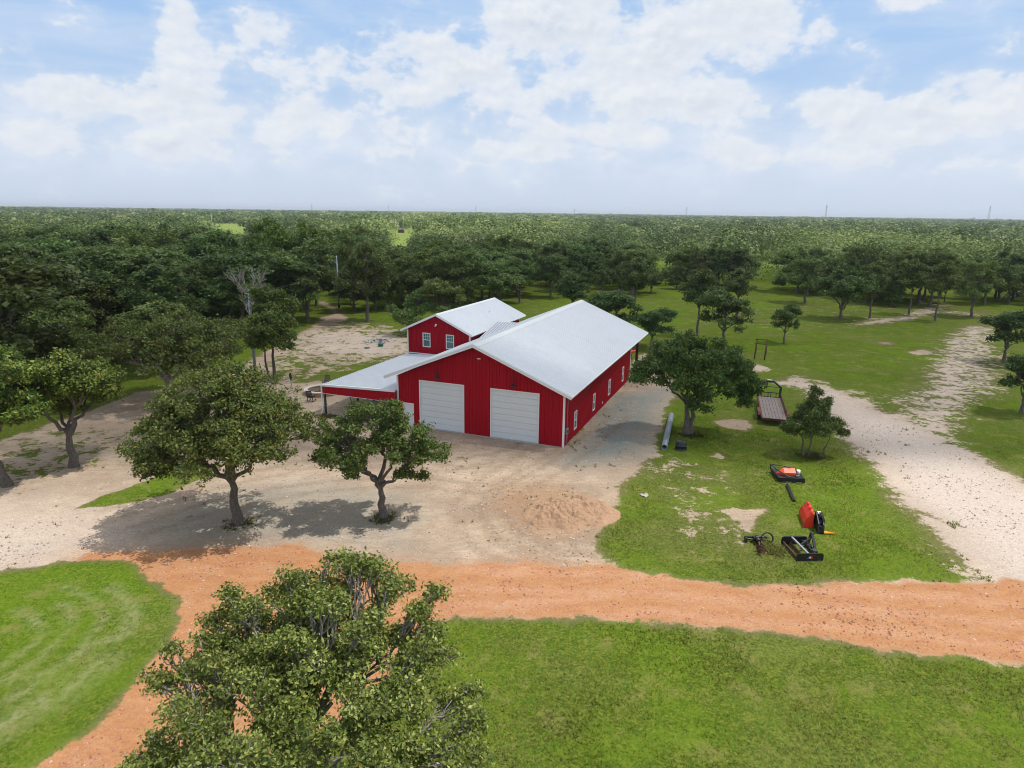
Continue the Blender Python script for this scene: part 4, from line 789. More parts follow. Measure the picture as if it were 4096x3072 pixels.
t2 = [(-2.2,0,4.6,1.5,1.5,1.1),(-.6,.3,5.9,1.6,1.6,1.2),(.4,.0,6.8,.8,.8,.6),(1.4,.2,5.2,1.5,1.5,1.1),(2.7,.1,3.9,1.2,1.2,.9),(-3.1,.1,4.0,.9,.9,.7),(.3,-.5,4.6,1.5,1.3,1.0),(-1.2,-.5,3.9,1.2,1.0,.8),(1.9,-.6,3.1,.8,.8,.55),(-2.6,.2,5.6,.9,.9,.6)]
t2 = [(a, b*1.9, c, d, e*1.45, f) for a, b, c, d, e, f in t2]
plant('oak_tree', 'small forked oak standing alone in front of the left overhead door', 'tree', (-7.8, 37.9), make_tree(31, t2, 2.0, .24, 1200, 21, .155, .090, k1=6, k2=6, k3=6, wob=.22, drop=.10, lean=(-.1, 0), shell=.45))
t3 = rlobes(41, 4.6, 2.9, 8.0, 11, .44)
plant('oak_tree', 'oak with a V-forked trunk, second tree from the left edge', 'tree', (-31.7, 45.6), make_tree(41, t3, 2.4, .30, 1500, 28, .21, .115, leaf=LEAFG, k1=5, wob=.16, drop=.05))
t4 = rlobes(43, 4.4, 3.2, 9.3, 11, .45, cx=-.6)
plant('oak_tree', 'sunlit oak with a dark leaning trunk at the left edge', 'tree', (-33.9, 42.0), make_tree(43, t4, 3.2, .27, 1400, 28, .21, .115, leaf=LEAFG, lean=(-.7, 0), drop=.05))
t5 = rlobes(47, 7.6, 2.6, 8.3, 17, .34)
plant('oak_tree', 'wide spreading oak with pale bare limbs in its crown, behind the round oak', 'tree', (-33.0, 62.5), make_tree(47, t5, 2.2, .38, 1900, 24, .26, .135, bark=BARKP, k1=7, k2=6, k3=6, wob=.25, drop=.12, shell=.4, twig_r=.03))
t6 = [(-2.6,0,6.4,2.2,2.2,1.4),(.2,.5,7.2,2.4,2.2,1.3),(2.7,.3,6.4,2.2,2.2,1.4),(-3.9,-.2,4.8,1.4,1.6,1.0),(-1.3,-.8,5.2,2.0,1.8,1.3),(1.4,-.9,4.9,2.1,1.8,1.5),(4.2,.2,4.9,1.7,1.8,1.2),(3.6,-.8,3.4,1.1,1.1,.9),(-.6,1.4,6.0,2.4,2.0,1.5),(.6,-1.4,3.4,1.1,1.0,.9),(5.0,.3,3.9,.9,1.0,.9)]
plant('oak_tree', 'dark oak with a split trunk beside the steel pipe, right of the barn', 'tree', (15.2, 54.9), make_tree(53, t6, 2.5, .25, 1600, 26, .21, .112, trunks=[((-.16, 0), .26), ((.20, .05), .22)], leaf=LEAF, k1=6, wob=.2, drop=.05))
t7 = [(-.6,0,2.2,1.4,1.4,.8),(.9,.1,2.5,1.4,1.3,.8),(0,.2,3.5,1.2,1.1,.8),(.4,.1,4.5,.7,.7,.7),(1.9,.1,2.2,.9,.9,.6),(-1.7,0,2.3,.6,.7,.5),(-.2,.1,5.0,.35,.35,.45)]
plant('juniper_tree', 'bushy multi-stemmed juniper between the flatbed trailer and the white track', 'tree', (23.4, 49.9), make_tree(59, t7, 1.5, .09, 900, 36, .14, .068, trunks=[((-.4, 0), .09), ((0, -.1), .08), ((.9, -.2), .06)], leaf=LEAFC, k1=6, wob=.16))
t8 = rlobes(61, 4.0, 2.4, 9.6, 12, .44)
plant('oak_tree', 'slender two-stemmed oak beside the utility pole, left of the fire pit', 'tree', (-26.7, 73.2), make_tree(61, t8, 3.6, .17, 800, 32, .26, .13, trunks=[((0, 0), .17), ((-.7, .1), .11)], drop=.16, wob=.2))
# prototypes for the woodland and the meadow
PR = {}
def proto(key, seed, lob, fork, r0, nt, per, sig, size, **kw): PR[key] = make_tree(seed, lob, fork, r0, nt, per, sig, size, twigs=False, **kw)
proto('o1', 71, rlobes(71, 4.6, 1.9, 11.5, 12, .42), 2.6, .26, 627, 19, 0.30, 0.171, leaf=LEAFD)
proto('o2', 73, rlobes(73, 5.0, 2.2, 12.5, 13, .40), 4.0, .28, 646, 19, 0.31, 0.171, leaf=LEAFD)
proto('o3', 79, rlobes(79, 4.1, 1.6, 10.6, 11, .44), 2.6, .22, 608, 19, 0.29, 0.171, leaf=LEAFD, drop=.1)
proto('o4', 83, rlobes(83, 4.4, 1.2, 11.0, 14, .42), 1.8, .25, 684, 19, 0.30, 0.180, leaf=LEAFD)
proto('o5', 89, rlobes(89, 3.3, 4.0, 10.5, 9, .45), 4.4, .17, 456, 19, 0.28, 0.162, leaf=LEAFD, drop=.15)
proto('j1', 97, [(0,0,2.2,2.5,2.5,1.5),(.3,.2,4.6,2.4,2.3,1.8),(-.3,0,7,1.9,1.9,1.8),(0,0,9.2,1.2,1.2,1.5),(.8,-.7,3.2,2,2,1.5)], 1.5, .2, 646, 21, 0.25, 0.135, leaf=LEAFC, k1=7)
proto('j2', 101, [(0,0,2.6,3.2,3.2,1.8),(.6,.4,5.2,2.9,2.9,2.),(-.6,0,7.6,2.3,2.3,1.9),(.2,0,9.6,1.3,1.3,1.2),(-1.2,-.7,4.2,2.2,2,1.5)], 1.5, .22, 684, 21, 0.27, 0.144, leaf=LEAFC, k1=7)
proto('y1', 103, rlobes(103, 4.4, 2.5, 9.5, 12, .42), 2.6, .2, 608, 19, 0.30, 0.162, leaf=LEAFG)
proto('s1', 107, rlobes(107, 3.2, .5, 4.6, 8, .5), .8, .08, 380, 18, 0.24, 0.135, leaf=LEAFD)
PR['dead'] = make_tree(109, rlobes(109, 3.8, 5, 12.2, 11, .42), 4.5, .24, 170, 0, .4, .2, bark=BARKW, k1=5, k2=4, k3=4, wob=.26, twig_r=.045)
def from_proto(name, key, label, x, y, h, wdt=None, rot=0., group=None):
    H0 = {'o1': 12, 'o2': 13, 'o3': 11, 'o4': 11.5, 'o5': 11, 'j1': 10.8, 'j2': 11, 'y1': 10, 's1': 4.8, 'dead': 12.8}[key]; W0 = {'o1': 9.6, 'o2': 10.4, 'o3': 8.6, 'o4': 9.2, 'o5': 7, 'j1': 5.6, 'j2': 7, 'y1': 9.2, 's1': 6.8, 'dead': 8}[key]
    sz = h/H0; sx_ = (wdt/W0) if wdt else sz
    return plant(name, label, 'tree' if key != 's1' else 'shrub', (x, y), PR[key], rot, sx_, group, sz)
SOLO = [('dead_tree','dead','leafless grey tree standing out against the dark woodland left of the house',-36.1,91.5,12.3,7.6,.3),
 ('oak_tree','o2','tall straight-trunked oak behind the bare dirt patch, left of the house',-24.5,112.4,15.6,10.5,.2),
 ('oak_tree','o3','oak just behind the left end of the house roof',-10.6,102.7,9.4,8.6,1.2),
 ('shrub','s1','greyish bushy shrub behind the corner of the house',-15.5,101.5,5.9,8,2.1),
 ('oak_tree','o5','thin oak seen in the gap between the two white roofs',10.,113.2,9.2,7.1,.4),
 ('oak_tree','o3','rounded oak rising behind the barn ridge',14.4,96.8,8.6,10.5,1.9),
 ('oak_tree','o5','oak with a clear trunk behind the upper right of the barn roof',21.7,119.3,11.6,8,2.5),
 ('oak_tree','o3','low oak touching the far right edge of the barn roof',19.5,92.5,6.4,7.5,2.9),
 ('oak_tree','o5','narrow oak at the left of the meadow trio, behind the split-trunk oak',28.8,103.5,10.8,7.6,3.3),
 ('oak_tree','o3','leaning oak in the meadow, directly behind the split-trunk oak',30.2,95.0,9.0,9.6,.9),
 ('oak_tree','o5','spotted oak with a tall bare stem in the middle of the meadow',40.5,120.9,9.6,7.5,1.4),
 ('oak_tree','o3','small round oak standing alone in the open meadow',40.1,97.8,6.4,5.2,4.1),
 ('oak_tree','o1','oak on the far side of the meadow with a pale forked trunk',63.2,145.6,11.0,9.5,.1),
 ('oak_tree','o4','widest dark oak clump at the back of the meadow',60.1,122.6,11.2,11.5,.7),
 ('oak_tree','o5','oak beside the widest clump, its thin trunk leaning',66.5,124.5,11.2,7.4,2.2),
 ('oak_tree','o5','thin-stemmed oak left of the fork in the far track',76.8,129.8,11.0,7.6,5.1),
 ('oak_tree','o5','second thin-stemmed oak by the far track',77.5,122.5,11.4,7.2,3.0),
 ('oak_tree','o1','oak with a low fork where the patchy track leaves the meadow',87.5,127.7,12.2,9.5,5.6),
 ('oak_tree','o3','oak cut off by the right edge, beside the patchy track',49.6,62.8,6.6,6.,1.1),
 ('oak_tree','o3','oak with drooping dark crown near the right edge above the track',64.5,86.3,7.8,8.5,2.0),
 ('shrub','s1','low bushy shrub against the woods at the left edge',-60.8,83.,6.6,9.5,.5),
 ('oak_tree','o3','dark oak partly behind the wide spreading oak',-41.,74.,9.2,9.5,3.5),
 ('oak_tree','y1','bright yellow-green tree among the dark woods at left',-45.,128.,17.2,11.5,.5),
 ('oak_tree','y1','bright yellow-green tree next to the lane, rounder of the two',-38.5,131.,16.6,10.5,2.5)]
for nm, key, lb, x, y, h, wd, rt in SOLO: from_proto(nm, key, lb, x, y, h, wd, rt)
# ---- woodland
K_ = 4096/2212
def azof(px): return math.atan2((px-1106)/1450., 1.0)
BX = [-300, 0, 100, 200, 350, 520, 600, 690, 700, 745, 760, 900, 1000, 1100, 1200, 1300, 1400, 1500, 1640, 1750, 1900, 2050, 2212, 2500]
BD = [70, 76, 80, 84, 88, 92, 104, 116, 150, 150, 124, 118, 126, 134, 142, 150, 165, 172, 182, 176, 160, 152, 146, 138]
BA_ = [azof(p_) for p_ in BX]
def clear(x, y):
    a = np.arctan2(x, y); d = np.hypot(x, y); c = np.zeros(np.shape(x), bool)
    wa = (vnoise(np.asarray(x, float), np.asarray(y, float), 25, 63)-.5)*.035; wd = (vnoise(np.asarray(x, float), np.asarray(y, float), 40, 64)-.5)*90
    def s(p0, p1, d0, d1):
        k = 1. if d0 > 240 else 0.
        return (a+wa*k > azof(p0)) & (a+wa*k < azof(p1)) & (d+wd*k > d0) & (d+wd*k < d1)
    c |= s(833, 902, 250, 690) | s(466, 547, 420, 900) | s(1612, 1672, 185, 300) | s(1400, 1445, 225, 300) | s(702, 748, 100, 215)
    c |= s(220, 300, 640, 800) | s(1100, 1150, 560, 680) | s(1500, 1560, 600, 760) | s(1900, 1960, 440, 540)
    c |= d < np.interp(a, BA_, BD); return c
def hcap(x, y):
    """lower growth in front of the far clearings"""
    a = np.arctan2(x, y); d = np.hypot(x, y); c = np.full(np.shape(x), 99.)
    for p0, p1, D in ((828, 908, 385), (458, 552, 560), (1604, 1680, 215), (1396, 1450, 245)):
        c = np.where((a > azof(p0)) & (a < azof(p1)) & (d < D), np.minimum(c, np.maximum(18.3*(1-d/D)*.97, 1.0)), c)
    return c
rs = np.random.RandomState(5); cell = 7.2; pts = []
for iy in range(8, 46):
    for ix in range(-40, 41):
        x = (ix+.5+(rs.rand()-.5)*.8)*cell; y = (iy+.5+(rs.rand()-.5)*.8)*cell
        if abs(math.atan2(x, y)) < rad(42): pts.append((x, y))
pts = np.array(pts); pts = pts[(np.arctan2(pts[:, 0], pts[:, 1]) < azof(1380)) | (np.hypot(pts[:, 0], pts[:, 1]) > 290) | (vnoise(pts[:, 0], pts[:, 1], 26, 61) > .36)]; pts = pts[~clear(pts[:, 0], pts[:, 1])]; pts = pts[np.argsort(np.hypot(pts[:, 0], pts[:, 1]))]
solo = np.array([(s[3], s[4]) for s in SOLO]); pts = np.array([p_ for p_ in pts if np.min(np.hypot(*(solo-p_).T)) > 4.5])
NI = 275; near, rest = pts[:NI], pts[NI:]
SECT = [(-9e9, azof(560), 'left'), (azof(560), azof(760), 'lane'), (azof(760), azof(1150), 'house'), (azof(1150), azof(1450), 'barn'), (azof(1450), 9e9, 'meadow')]
WHERE = {'left': 'in the woods left of the dead tree', 'lane': 'in the woods beside the grassy lane', 'house': 'in the woods behind the house roof', 'barn': 'in the woods behind the barn roof', 'meadow': 'in the woods beyond the meadow'}
KIND = {'o1': 'tall round-crowned oak', 'o2': 'broad spreading oak', 'o3': 'medium dark green oak', 'o4': 'low-branched bushy oak', 'o5': 'slim open-crowned oak', 'j1': 'narrow dark juniper', 'j2': 'wide dark juniper', 'y1': 'light green oak', 's1': 'leafy undergrowth shrub'}
d_ = np.hypot(near[:, 0], near[:, 1])
for i, (x, y) in enumerate(near):
    a = math.atan2(x, y); sec = [s for lo, hi, s in SECT if lo <= a < hi][0]; d = d_[i]; left = a < azof(760)
    front = d < np.interp(a, BA_, BD)+9
    key = rs.choice(['o1', 'o2', 'o3', 'o4', 'o5', 'j1', 'j2', 'y1'], p=[.2, .2, .16, .17, .05, .06, .12, .04] if left else [.24, .18, .14, .26, .06, .04, .04, .04])
    if front and rs.rand() < .5: key = rs.choice(['o4', 's1', 'o3', 'j2'])
    h = (rs.uniform(10., 16.2) if left else rs.uniform(7.2, 13.6))*(.9 if key[0] == 'j' else 1)
    if key == 's1': h = rs.uniform(3.5, 5.5)
    h = min(h, float(hcap(x, y)))
    if h < 3: h = 3.0; key = 's1'
    row = 'front row' if front else 'deeper row'
    nm = {'j': 'juniper_tree', 's': 'shrub'}.get(key[0], 'oak_tree')
    from_proto(nm, key, f'{KIND[key]}, {row}, {WHERE[sec]}', x, y, h, None if key == 's1' else h*(rs.uniform(.85, 1.32) if left else rs.uniform(.75, 1.2))*(.62 if key == 'j1' else .8 if key in ('j2', 'o5') else 1), rs.rand()*6.28, f'{KIND[key]} trees, {row}, {WHERE[sec]}')
# ---- the far forest that reads as one mass up to the horizon
def ring(d0, d1, sp, rs):
    n = int(1.5*(d1*d1-d0*d0)*.5*2*rad(43)/sp**2/1.5); d = np.sqrt(rs.uniform(d0*d0, d1*d1, n)); a = rs.uniform(-rad(43), rad(43), n); x, y = d*np.sin(a), d*np.cos(a)
    k = ~clear(x, y); return np.stack([x[k], y[k]], 1)
FV, FC = [], []; rs = np.random.RandomState(17); r2 = rest[np.hypot(rest[:, 0], rest[:, 1]) < 330]
sets = [(r2, 330, .45, 7.5, 13.), (ring(325, 520, 8.6, rs), 190, .72, 6.0, 12.5), (ring(520, 1000, 11.5, rs), 90, 1.15, 5.5, 12.5), (ring(1000, 2200, 17, rs), 34, 2.2, 6, 12), (ring(2200, 7500, 36, rs), 10, 6., 6, 13)]
for P_, nq, sz, h0, h1 in sets:
    n = len(P_); dd = np.hypot(P_[:, 0], P_[:, 1])
    L_ = np.clip(dd/9, 40, 420); pat = np.clip((vnoise(P_[:, 0]/L_*60, P_[:, 1]/L_*60, 90, 77)*.6+vnoise(P_[:, 0], P_[:, 1], 26, 78)*.4-.5)*1.9+.5, 0, 1)
    h = rs.uniform(h0, h1, n)*(.85+.3*pat); big_ = rs.rand(n) < .04; h = h*np.where(big_, 1.35, 1); h = np.minimum(h, hcap(P_[:, 0], P_[:, 1])); R = h*rs.uniform(.40, .80, n)*(1 if nq > 30 else sz/2.6)
    d = rs.randn(n, nq, 3); d[..., 2] = np.abs(d[..., 2])*.9-.25; d /= np.linalg.norm(d, axis=2)[..., None]
    lump = 1+.28*np.sin(d[..., 0]*5+rs.rand(n, 1)*6)*np.cos(d[..., 1]*5+rs.rand(n, 1)*6)
    rr = (.72+.28*rs.rand(n, nq))*lump
    c = np.stack([P_[:, 0, None]+d[..., 0]*R[:, None]*rr, P_[:, 1, None]+d[..., 1]*R[:, None]*rr, h[:, None]*.56+d[..., 2]*h[:, None]*.42*rr], 2)
    c[..., 2] = np.where(rs.rand(n, nq) < .16, h[:, None]*.35*rs.rand(n, nq), c[..., 2])
    nr = rs.randn(n, nq, 3)*.24+d*1.2+np.array([0, 0, .2]); nr /= np.linalg.norm(nr, axis=2)[..., None]
    t1_ = np.cross(nr, rs.randn(n, nq, 3)); t1_ /= np.linalg.norm(t1_, axis=2)[..., None]+1e-6; t2_ = np.cross(nr, t1_); s = sz*(.6+.8*rs.rand(n, nq))[..., None]
    Vq = np.stack([c-t1_*s, c+t2_*s*.7+nr*s*.2, c+t1_*s*.9, c-t2_*s*.7+nr*s*.2], 2)
    base = np.clip(-.12+.70*rs.rand(n)**1.2+.62*pat, 0, 1)*np.where(big_ | (rs.rand(n) < .14), .25, 1); k = np.clip(base[:, None]+rs.randn(n, nq)*.05, 0, 1); wv = np.clip((rs.rand(n) < .06)*.55+.12*rs.rand(n), 0, 1)
    FV.append(Vq.reshape(-1, 3)); FC.append(np.repeat(np.stack([k, np.repeat(wv[:, None], nq, 1), 0*k, 0*k+1], 2).reshape(-1, 4), 4, 0))
FV = np.concatenate(FV); FC = np.concatenate(FC)
tag(obj('forest', fastmesh('forest', FV, np.arange(len(FV)).reshape(-1, 4), LEAFF, {'tint': FC})), 'pale green forest canopy stretching away to the horizon', 'forest', kind='stuff')
# ---------------------------------------------------------------- smaller things
def skin(name, chains, mats, zone, subd=2, parent=None):
    """chains: list of [(x,y,z,r)...]; the first point of a chain after the first may be ('@', index) to join an earlier vertex"""
    V, E, R_ = [], [], []
    for ch in chains:
        prev = None
        for p in ch:
            if p[0] == '@': prev = p[1]; continue
            V.append(p[:3]); R_.append(p[3] if len(p) == 4 else p[3:]); i = len(V)-1
            if prev is not None: E.append((prev, i))
            prev = i
    me = bpy.data.meshes.new(name); me.from_pydata(V, E, []); o = bpy.data.objects.new(name, me); C.objects.link(o)
    o.modifiers.new('skin', 'SKIN'); sm = o.modifiers.new('sub', 'SUBSURF'); sm.levels = subd; sm.render_levels = subd
    lay = me.skin_vertices[0] if len(me.skin_vertices) else None
    for i, r in enumerate(R_):
        r = (r, r) if not hasattr(r, '__len__') else r
        me.skin_vertices[0].data[i].radius = r; me.skin_vertices[0].data[i].use_root = (i == 0)
    bpy.context.view_layer.update(); dg = bpy.context.evaluated_depsgraph_get()
    m2 = bpy.data.meshes.new_from_object(o.evaluated_get(dg)); bpy.data.objects.remove(o)
    for m in mats: m2.materials.append(m)
    for pl in m2.polygons: pl.material_index = zone(pl.center); pl.use_smooth = True
    return obj(name, m2, parent)
# person looking at a phone, faces +X in the scene
P_ = thing('person', 'long-haired person in black top and light blue jeans looking down at a phone', 'person', (-23.25, 68.45, 0), rad(-82))
ch = [[(0,0,.93,.14,.10),(0,.0,1.05,.125,.095),(0,.0,1.22,.155,.10),(0,-.01,1.36,.15,.09),(0,0,1.44,.055),(0,.02,1.50,.05),(0,.04,1.57,.082,.095),(0,.035,1.63,.06)],
 [('@',0),(.09,0,.86,.085),(.10,.03,.50,.06),(.105,-.02,.10,.042),(.11,.04,.045,.038),(.11,.15,.03,.030)],
 [('@',0),(-.09,0,.86,.085),(-.10,-.02,.50,.06),(-.10,-.07,.10,.042),(-.105,-.02,.045,.038),(-.105,.10,.03,.030)],
 [('@',3),(.17,-.01,1.36,.055),(.21,-.02,1.10,.044),(.13,.19,1.08,.034),(.09,.26,1.12,.024),(.075,.30,1.14,.022)],
 [('@',3),(-.17,-.01,1.36,.055),(-.21,-.02,1.10,.044),(-.12,.19,1.10,.034),(-.07,.27,1.15,.024),(-.05,.31,1.17,.022)]]
def zn(c):
    if c.z < .07: return 3
    if c.z < .95: return 1
    if c.z > 1.46 or (c.y > .12 and c.z < 1.3): return 0
    return 2
body = skin('body', ch, [M['skin'], M['jeans'], M['shirt'], M['rubber']], zn, 2, P_)
for s, (x0, y0, z0) in ((1, (.075, .30, 1.14)), (-1, (-.05, .31, 1.17))):
    for k in range(4):
        f = MB(); ox = (k-1.5)*.017; L = (.9, 1, .95, .75)[k]
        f.tube([(x0+ox, y0, z0), (x0+ox-s*.01, y0+.035*L, z0+.015), (x0+ox-s*.02, y0+.055*L, z0+.035), (x0+ox-s*.022, y0+.05*L, z0+.055)], [.009, .0085, .008, .006], 6); f.build('finger', M['skin'], P_)
    f = MB(); f.tube([(x0-s*.02, y0-.01, z0), (x0-s*.042, y0+.02, z0+.02), (x0-s*.045, y0+.03, z0+.045)], [.011, .010, .007], 6); f.build('thumb', M['skin'], P_)
h = MB(); h.tube([(0, .02, 1.70), (0, .0, 1.665), (0, -.02, 1.60), (0, -.06, 1.50), (0, -.09, 1.38), (0, -.10, 1.24), (0, -.09, 1.16)], [.03, .088, .108, .105, .10, .085, .03], 14); h.build('hair', M['hair'], P_)
h = MB(); h.tube([(0, .128, 1.585), (0, .148, 1.565)], [.012, .010], 6); h.build('nose', M['skin'], P_)
for s in (-1, 1):
    h = MB(); h.lathe([(0, -.009), (.009, 0), (0, .009)], (s*.032, .127, 1.60), 8); h.build('eye', M['hair'], P_)
Rm = Matrix.Rotation(rad(-82), 4, 'Z')
ph = thing('phone', 'dark phone held in the hands of the person', 'phone', tuple(Vector((-23.25, 68.45, 0)) + Rm @ Vector((.012, .345, 1.20))), rad(-82))
f = MB(); f.box(-.038, .038, -.004, .004, -.07, .07, M=Matrix.Rotation(rad(-35), 4, 'X')); f.build('case', M['black'], ph)
f = MB(); f.box(-.034, .034, -.0065, -.0045, -.065, .065, M=Matrix.Rotation(rad(-35), 4, 'X')); f.build('screen', M['glass'], ph)

# fire pit
fp = thing('fire_pit', 'round stone fire pit with a pale limestone rim on the gravel', 'fire pit', (-19.55, 66.7, 0))
f = MB(); n = 30
for row in range(3):
    for k in range(n):
        a0 = (k+.5*(row % 2))*2*PI/n; z0 = row*.135+.003; ro = 1.72+.03*math.sin(k*5.3+row)
        q = [(r_*math.cos(a), r_*math.sin(a), z0) for r_, a in ((ro, a0+.006), (ro, a0+2*PI/n-.006), (1.46, a0+2*PI/n-.006), (1.46, a0+.006))]
        f.prism(q, (0, 0, 0), (0, 0, .128))
f.build('wall', M['sandstone'], fp)
f = MB(); f.lathe([(1.42, .415), (1.80, .415), (1.80, .50), (1.42, .50), (1.42, .415)], (0, 0, 0), 40, sm=False); f.build('rim', M['limestone'], fp)
f = MB(); f.lathe([(1.455, .15), (.9, .13), (.4, .18), (.0, .16)], (0, 0, 0), 24)
rs = np.random.RandomState(3)
for k in range(7): a = rs.rand()*6; f.tube([(rs.uniform(-.5, .5), rs.uniform(-.5, .5), .2), (rs.uniform(-.5, .5)+.4*math.cos(a), rs.uniform(-.5, .5)+.4*math.sin(a), .25)], .06, 6)
f.build('ashes', M['ash'], fp)

# rocking chairs
def rocking_chair(label, loc, rot, mat):
    c = thing('rocking_chair', label, 'rocking chair', loc, rot, 'rocking chairs around the fire pit and porch')
    f = MB()
    for i in range(6): f.box(-.27, .27, -.25+i*.09, -.25+i*.09+.075, .40+.012*i, .425+.012*i)
    f.build('seat', mat, c)
    f = MB(); Bm = Matrix.Translation((0, -.26, .42)) @ Matrix.Rotation(rad(14), 4, 'X')
    for x in (-.30, .26): f.box(x, x+.045, -.02, .02, -.1, .78, M=Bm)
    for z in (.68, .08): f.box(-.255, .26, -.016, .016, z, z+.09, M=Bm)
    for i in range(5): f.box(-.225+i*.098, -.225+i*.098+.06, -.01, .01, .17, .68, M=Bm)
    f.build('backrest', mat, c)
    for s in (-1, 1):
        f = MB(); f.box(s*.30-.045, s*.30+.045, -.30, .30, .62, .645); f.build('armrest', mat, c)
        f = MB(); f.bar((s*.28, .24, .06), (s*.28, .24, .62), .045); f.build('leg', mat, c)
        f = MB(); f.bar((s*.28, -.22, .05), (s*.28, -.24, .62), .045); f.build('leg', mat, c)
        f = MB(); pts = [(s*.28, y, .02+.16*(y/.48)**2) for y in (-.48, -.3, -.1, .1, .3, .42)]
        for a, b in zip(pts, pts[1:]): f.bar(a, b, .035, .05)
        f.build('rocker', mat, c)
    return c
rocking_chair('grey rocking chair on the far side of the stone fire pit', (-19.85, 69.4, 0), rad(172), M['chair'])
rocking_chair('black rocking chair on the near side of the fire pit, seen from behind', (-19.75, 63.6, 0), rad(-14), M['chairblack'])
rocking_chair('black rocking chair under the red-fronted side porch roof', (-15.1, 61.9, .05), rad(-75), M['chairblack'])

# poles and wires
def wire(label, a, b, sag=1.0, r=.018):
    f = MB(); pts = [Vector(a).lerp(Vector(b), k/16)-Vector((0, 0, sag*4*(k/16)*(1-k/16))) for k in range(17)]; f.tube(pts, r, 5)
    tag(f.build('power_line', M['gunmetal']), label, 'power line')
u = thing('utility_pole', 'pale utility pole with a small transformer beside the two-stemmed oak', 'utility pole', (-29.3, 74.4, 0))
f = MB(); f.tube([(0, 0, 0), (0, 0, 9.7)], [.17, .12], 14); f.build('pole', M['pole'], u)
f = MB(); f.box(-.45, .45, -.05, .05, 9.15, 9.26); f.tube([(.42, 0, 9.26), (.42, 0, 9.45)], .05, 8); f.build('crossarm', M['pole'], u)
f = MB(); f.tube([(-.42, -.05, 8.35), (-.42, -.05, 8.95)], .20, 16); f.tube([(-.42, -.05, 8.95), (-.42, -.05, 9.12)], .05, 8); f.build('transformer', M['steel'], u)
u = thing('utility_pole', 'tall pale pole with a black base standing in the grassy lane', 'utility pole', (-33.6, 129.1, 0))
f = MB(); f.tube([(0, 0, 1.1), (0, 0, 9.9)], [.17, .13], 14); f.build('pole', M['pole'], u); f = MB(); f.tube([(0, 0, 0), (0, 0, 1.1)], [.19, .18], 14); f.build('base', M['black'], u)
f = MB(); f.box(-.5, .5, -.05, .05, 9.5, 9.6); f.build('crossarm', M['pole'], u)
wire('upper power line between the two pale utility poles', (-28.9, 74.4, 9.45), (-33.3, 129.1, 9.65), 1.3)
wire('lower power line between the two pale utility poles', (-29.3, 74.4, 8.6), (-33.6, 129.1, 8.0), 1.6)
for lb, px_, d, hgt_ in (('leftmost of three thin poles in the distant sunlit field', 839, 480, 9), ('middle one of three thin poles in the distant sunlit field', 856, 500, 12), ('rightmost of three thin poles in the distant sunlit field', 874, 560, 14), ('lone thin pole beside the far left sunlit field', 470, 430, 16)):
    a = azof(px_); u = MB(); u.tube([(0, 0, 0), (0, 0, hgt_)], [.15, .12], 8); o = u.build('field_pole', M['pole']); o.location = (d*math.sin(a), d*math.cos(a), 0); tag(o, lb, 'pole')
a = azof(868); s_ = thing('shed', 'tiny dark red shed in the distant sunlit field', 'shed', (600*math.sin(a), 600*math.cos(a), 0), .3)
f = MB(); f.box(-2.5, 2.5, -2, 2, 0, 2.6); f.build('wall', M['rustred'], s_); f = MB(); f.prism([(-2.8, 0, 2.6), (2.8, 0, 2.6), (0, 0, 3.9)], (0, -2.3, 0), (0, 2.3, 0)); f.build('roof', M['steel'], s_)
# lattice towers on the horizon
TW = [(-1169, 51.7, 'first lattice tower from the left on the horizon'), (-726, 49.6, 'second lattice tower from the left on the horizon'), (-222, 50.8, 'third lattice tower from the left on the horizon'), (347, 41, 'shortest lattice tower, right of the horizon centre'), (994, 61, 'slender lattice tower above the middle right of the horizon'), (1798, 84, 'lattice tower above the meadow on the horizon'), (2738, 88.3, 'tallest lattice tower at the far right of the horizon')]
for x4, z4, lb in TW:
    k = .625; x, H_ = x4*k, (z4-18.3)*k+18.3; u = thing('lattice_tower', lb, 'tower', (x, 2500, 0), .2)
    f = MB(); r = .16 if H_ < 55 else .26
    for sx_, sy_ in ((-1, -1), (1, -1), (1, 1), (-1, 1)): f.bar((sx_*3.0, sy_*3.0, 0), (sx_*.8, sy_*.8, H_), r*1.6)
    nz = 9
    for i in range(nz):
        z0, z1 = H_*i/nz, H_*(i+1)/nz; w0, w1 = 3-2.2*i/nz, 3-2.2*(i+1)/nz
        f.bar((-w0, -w0, z0), (w1, -w1, z1), r); f.bar((w0, -w0, z0), (-w1, -w1, z1), r); f.bar((-w0, w0, z0), (w1, w1, z1), r)
    f.build('lattice', M['tower'], u)
    for zz in (.82, .9, .98): g = MB(); g.bar((-4.2, 0, H_*zz), (4.2, 0, H_*zz), r*1.6); g.build('crossarm', M['tower'], u)

# mound of sandy dirt
n = 90; gx, gy = np.meshgrid(np.linspace(-3.9, 3.9, n), np.linspace(-3.0, 3.0, n)); x, y = gx.ravel(), gy.ravel()
r = np.sqrt((x/3.5)**2+(y/2.7)**2)+(vnoise(x, y, 1.2, 91)-.5)*.30; z = 1.05*np.clip(1-r, 0, 1)**.8*(.75+.5*vnoise(x, y, .9, 92))
rid = np.abs(vnoise(x, y, .42, 93)-.5); z += np.clip(z, 0, .5)*(-.9*np.clip(.13-rid, 0, 1)+.30*(vnoise(x, y, .16, 94)-.5)+.5*(vnoise(x, y, .5, 96)-.5)); z = z-.035
I_ = (np.arange(n-1)[:, None]*n+np.arange(n-1)[None]).ravel(); 
dm = pmat('sandy_dirt', (0.37, 0.235, 0.150), .95, 0, .28, 2.2, bump=.8, dirt=(0.225, 0.145, 0.088), dirt_amt=.8, spec=.1)
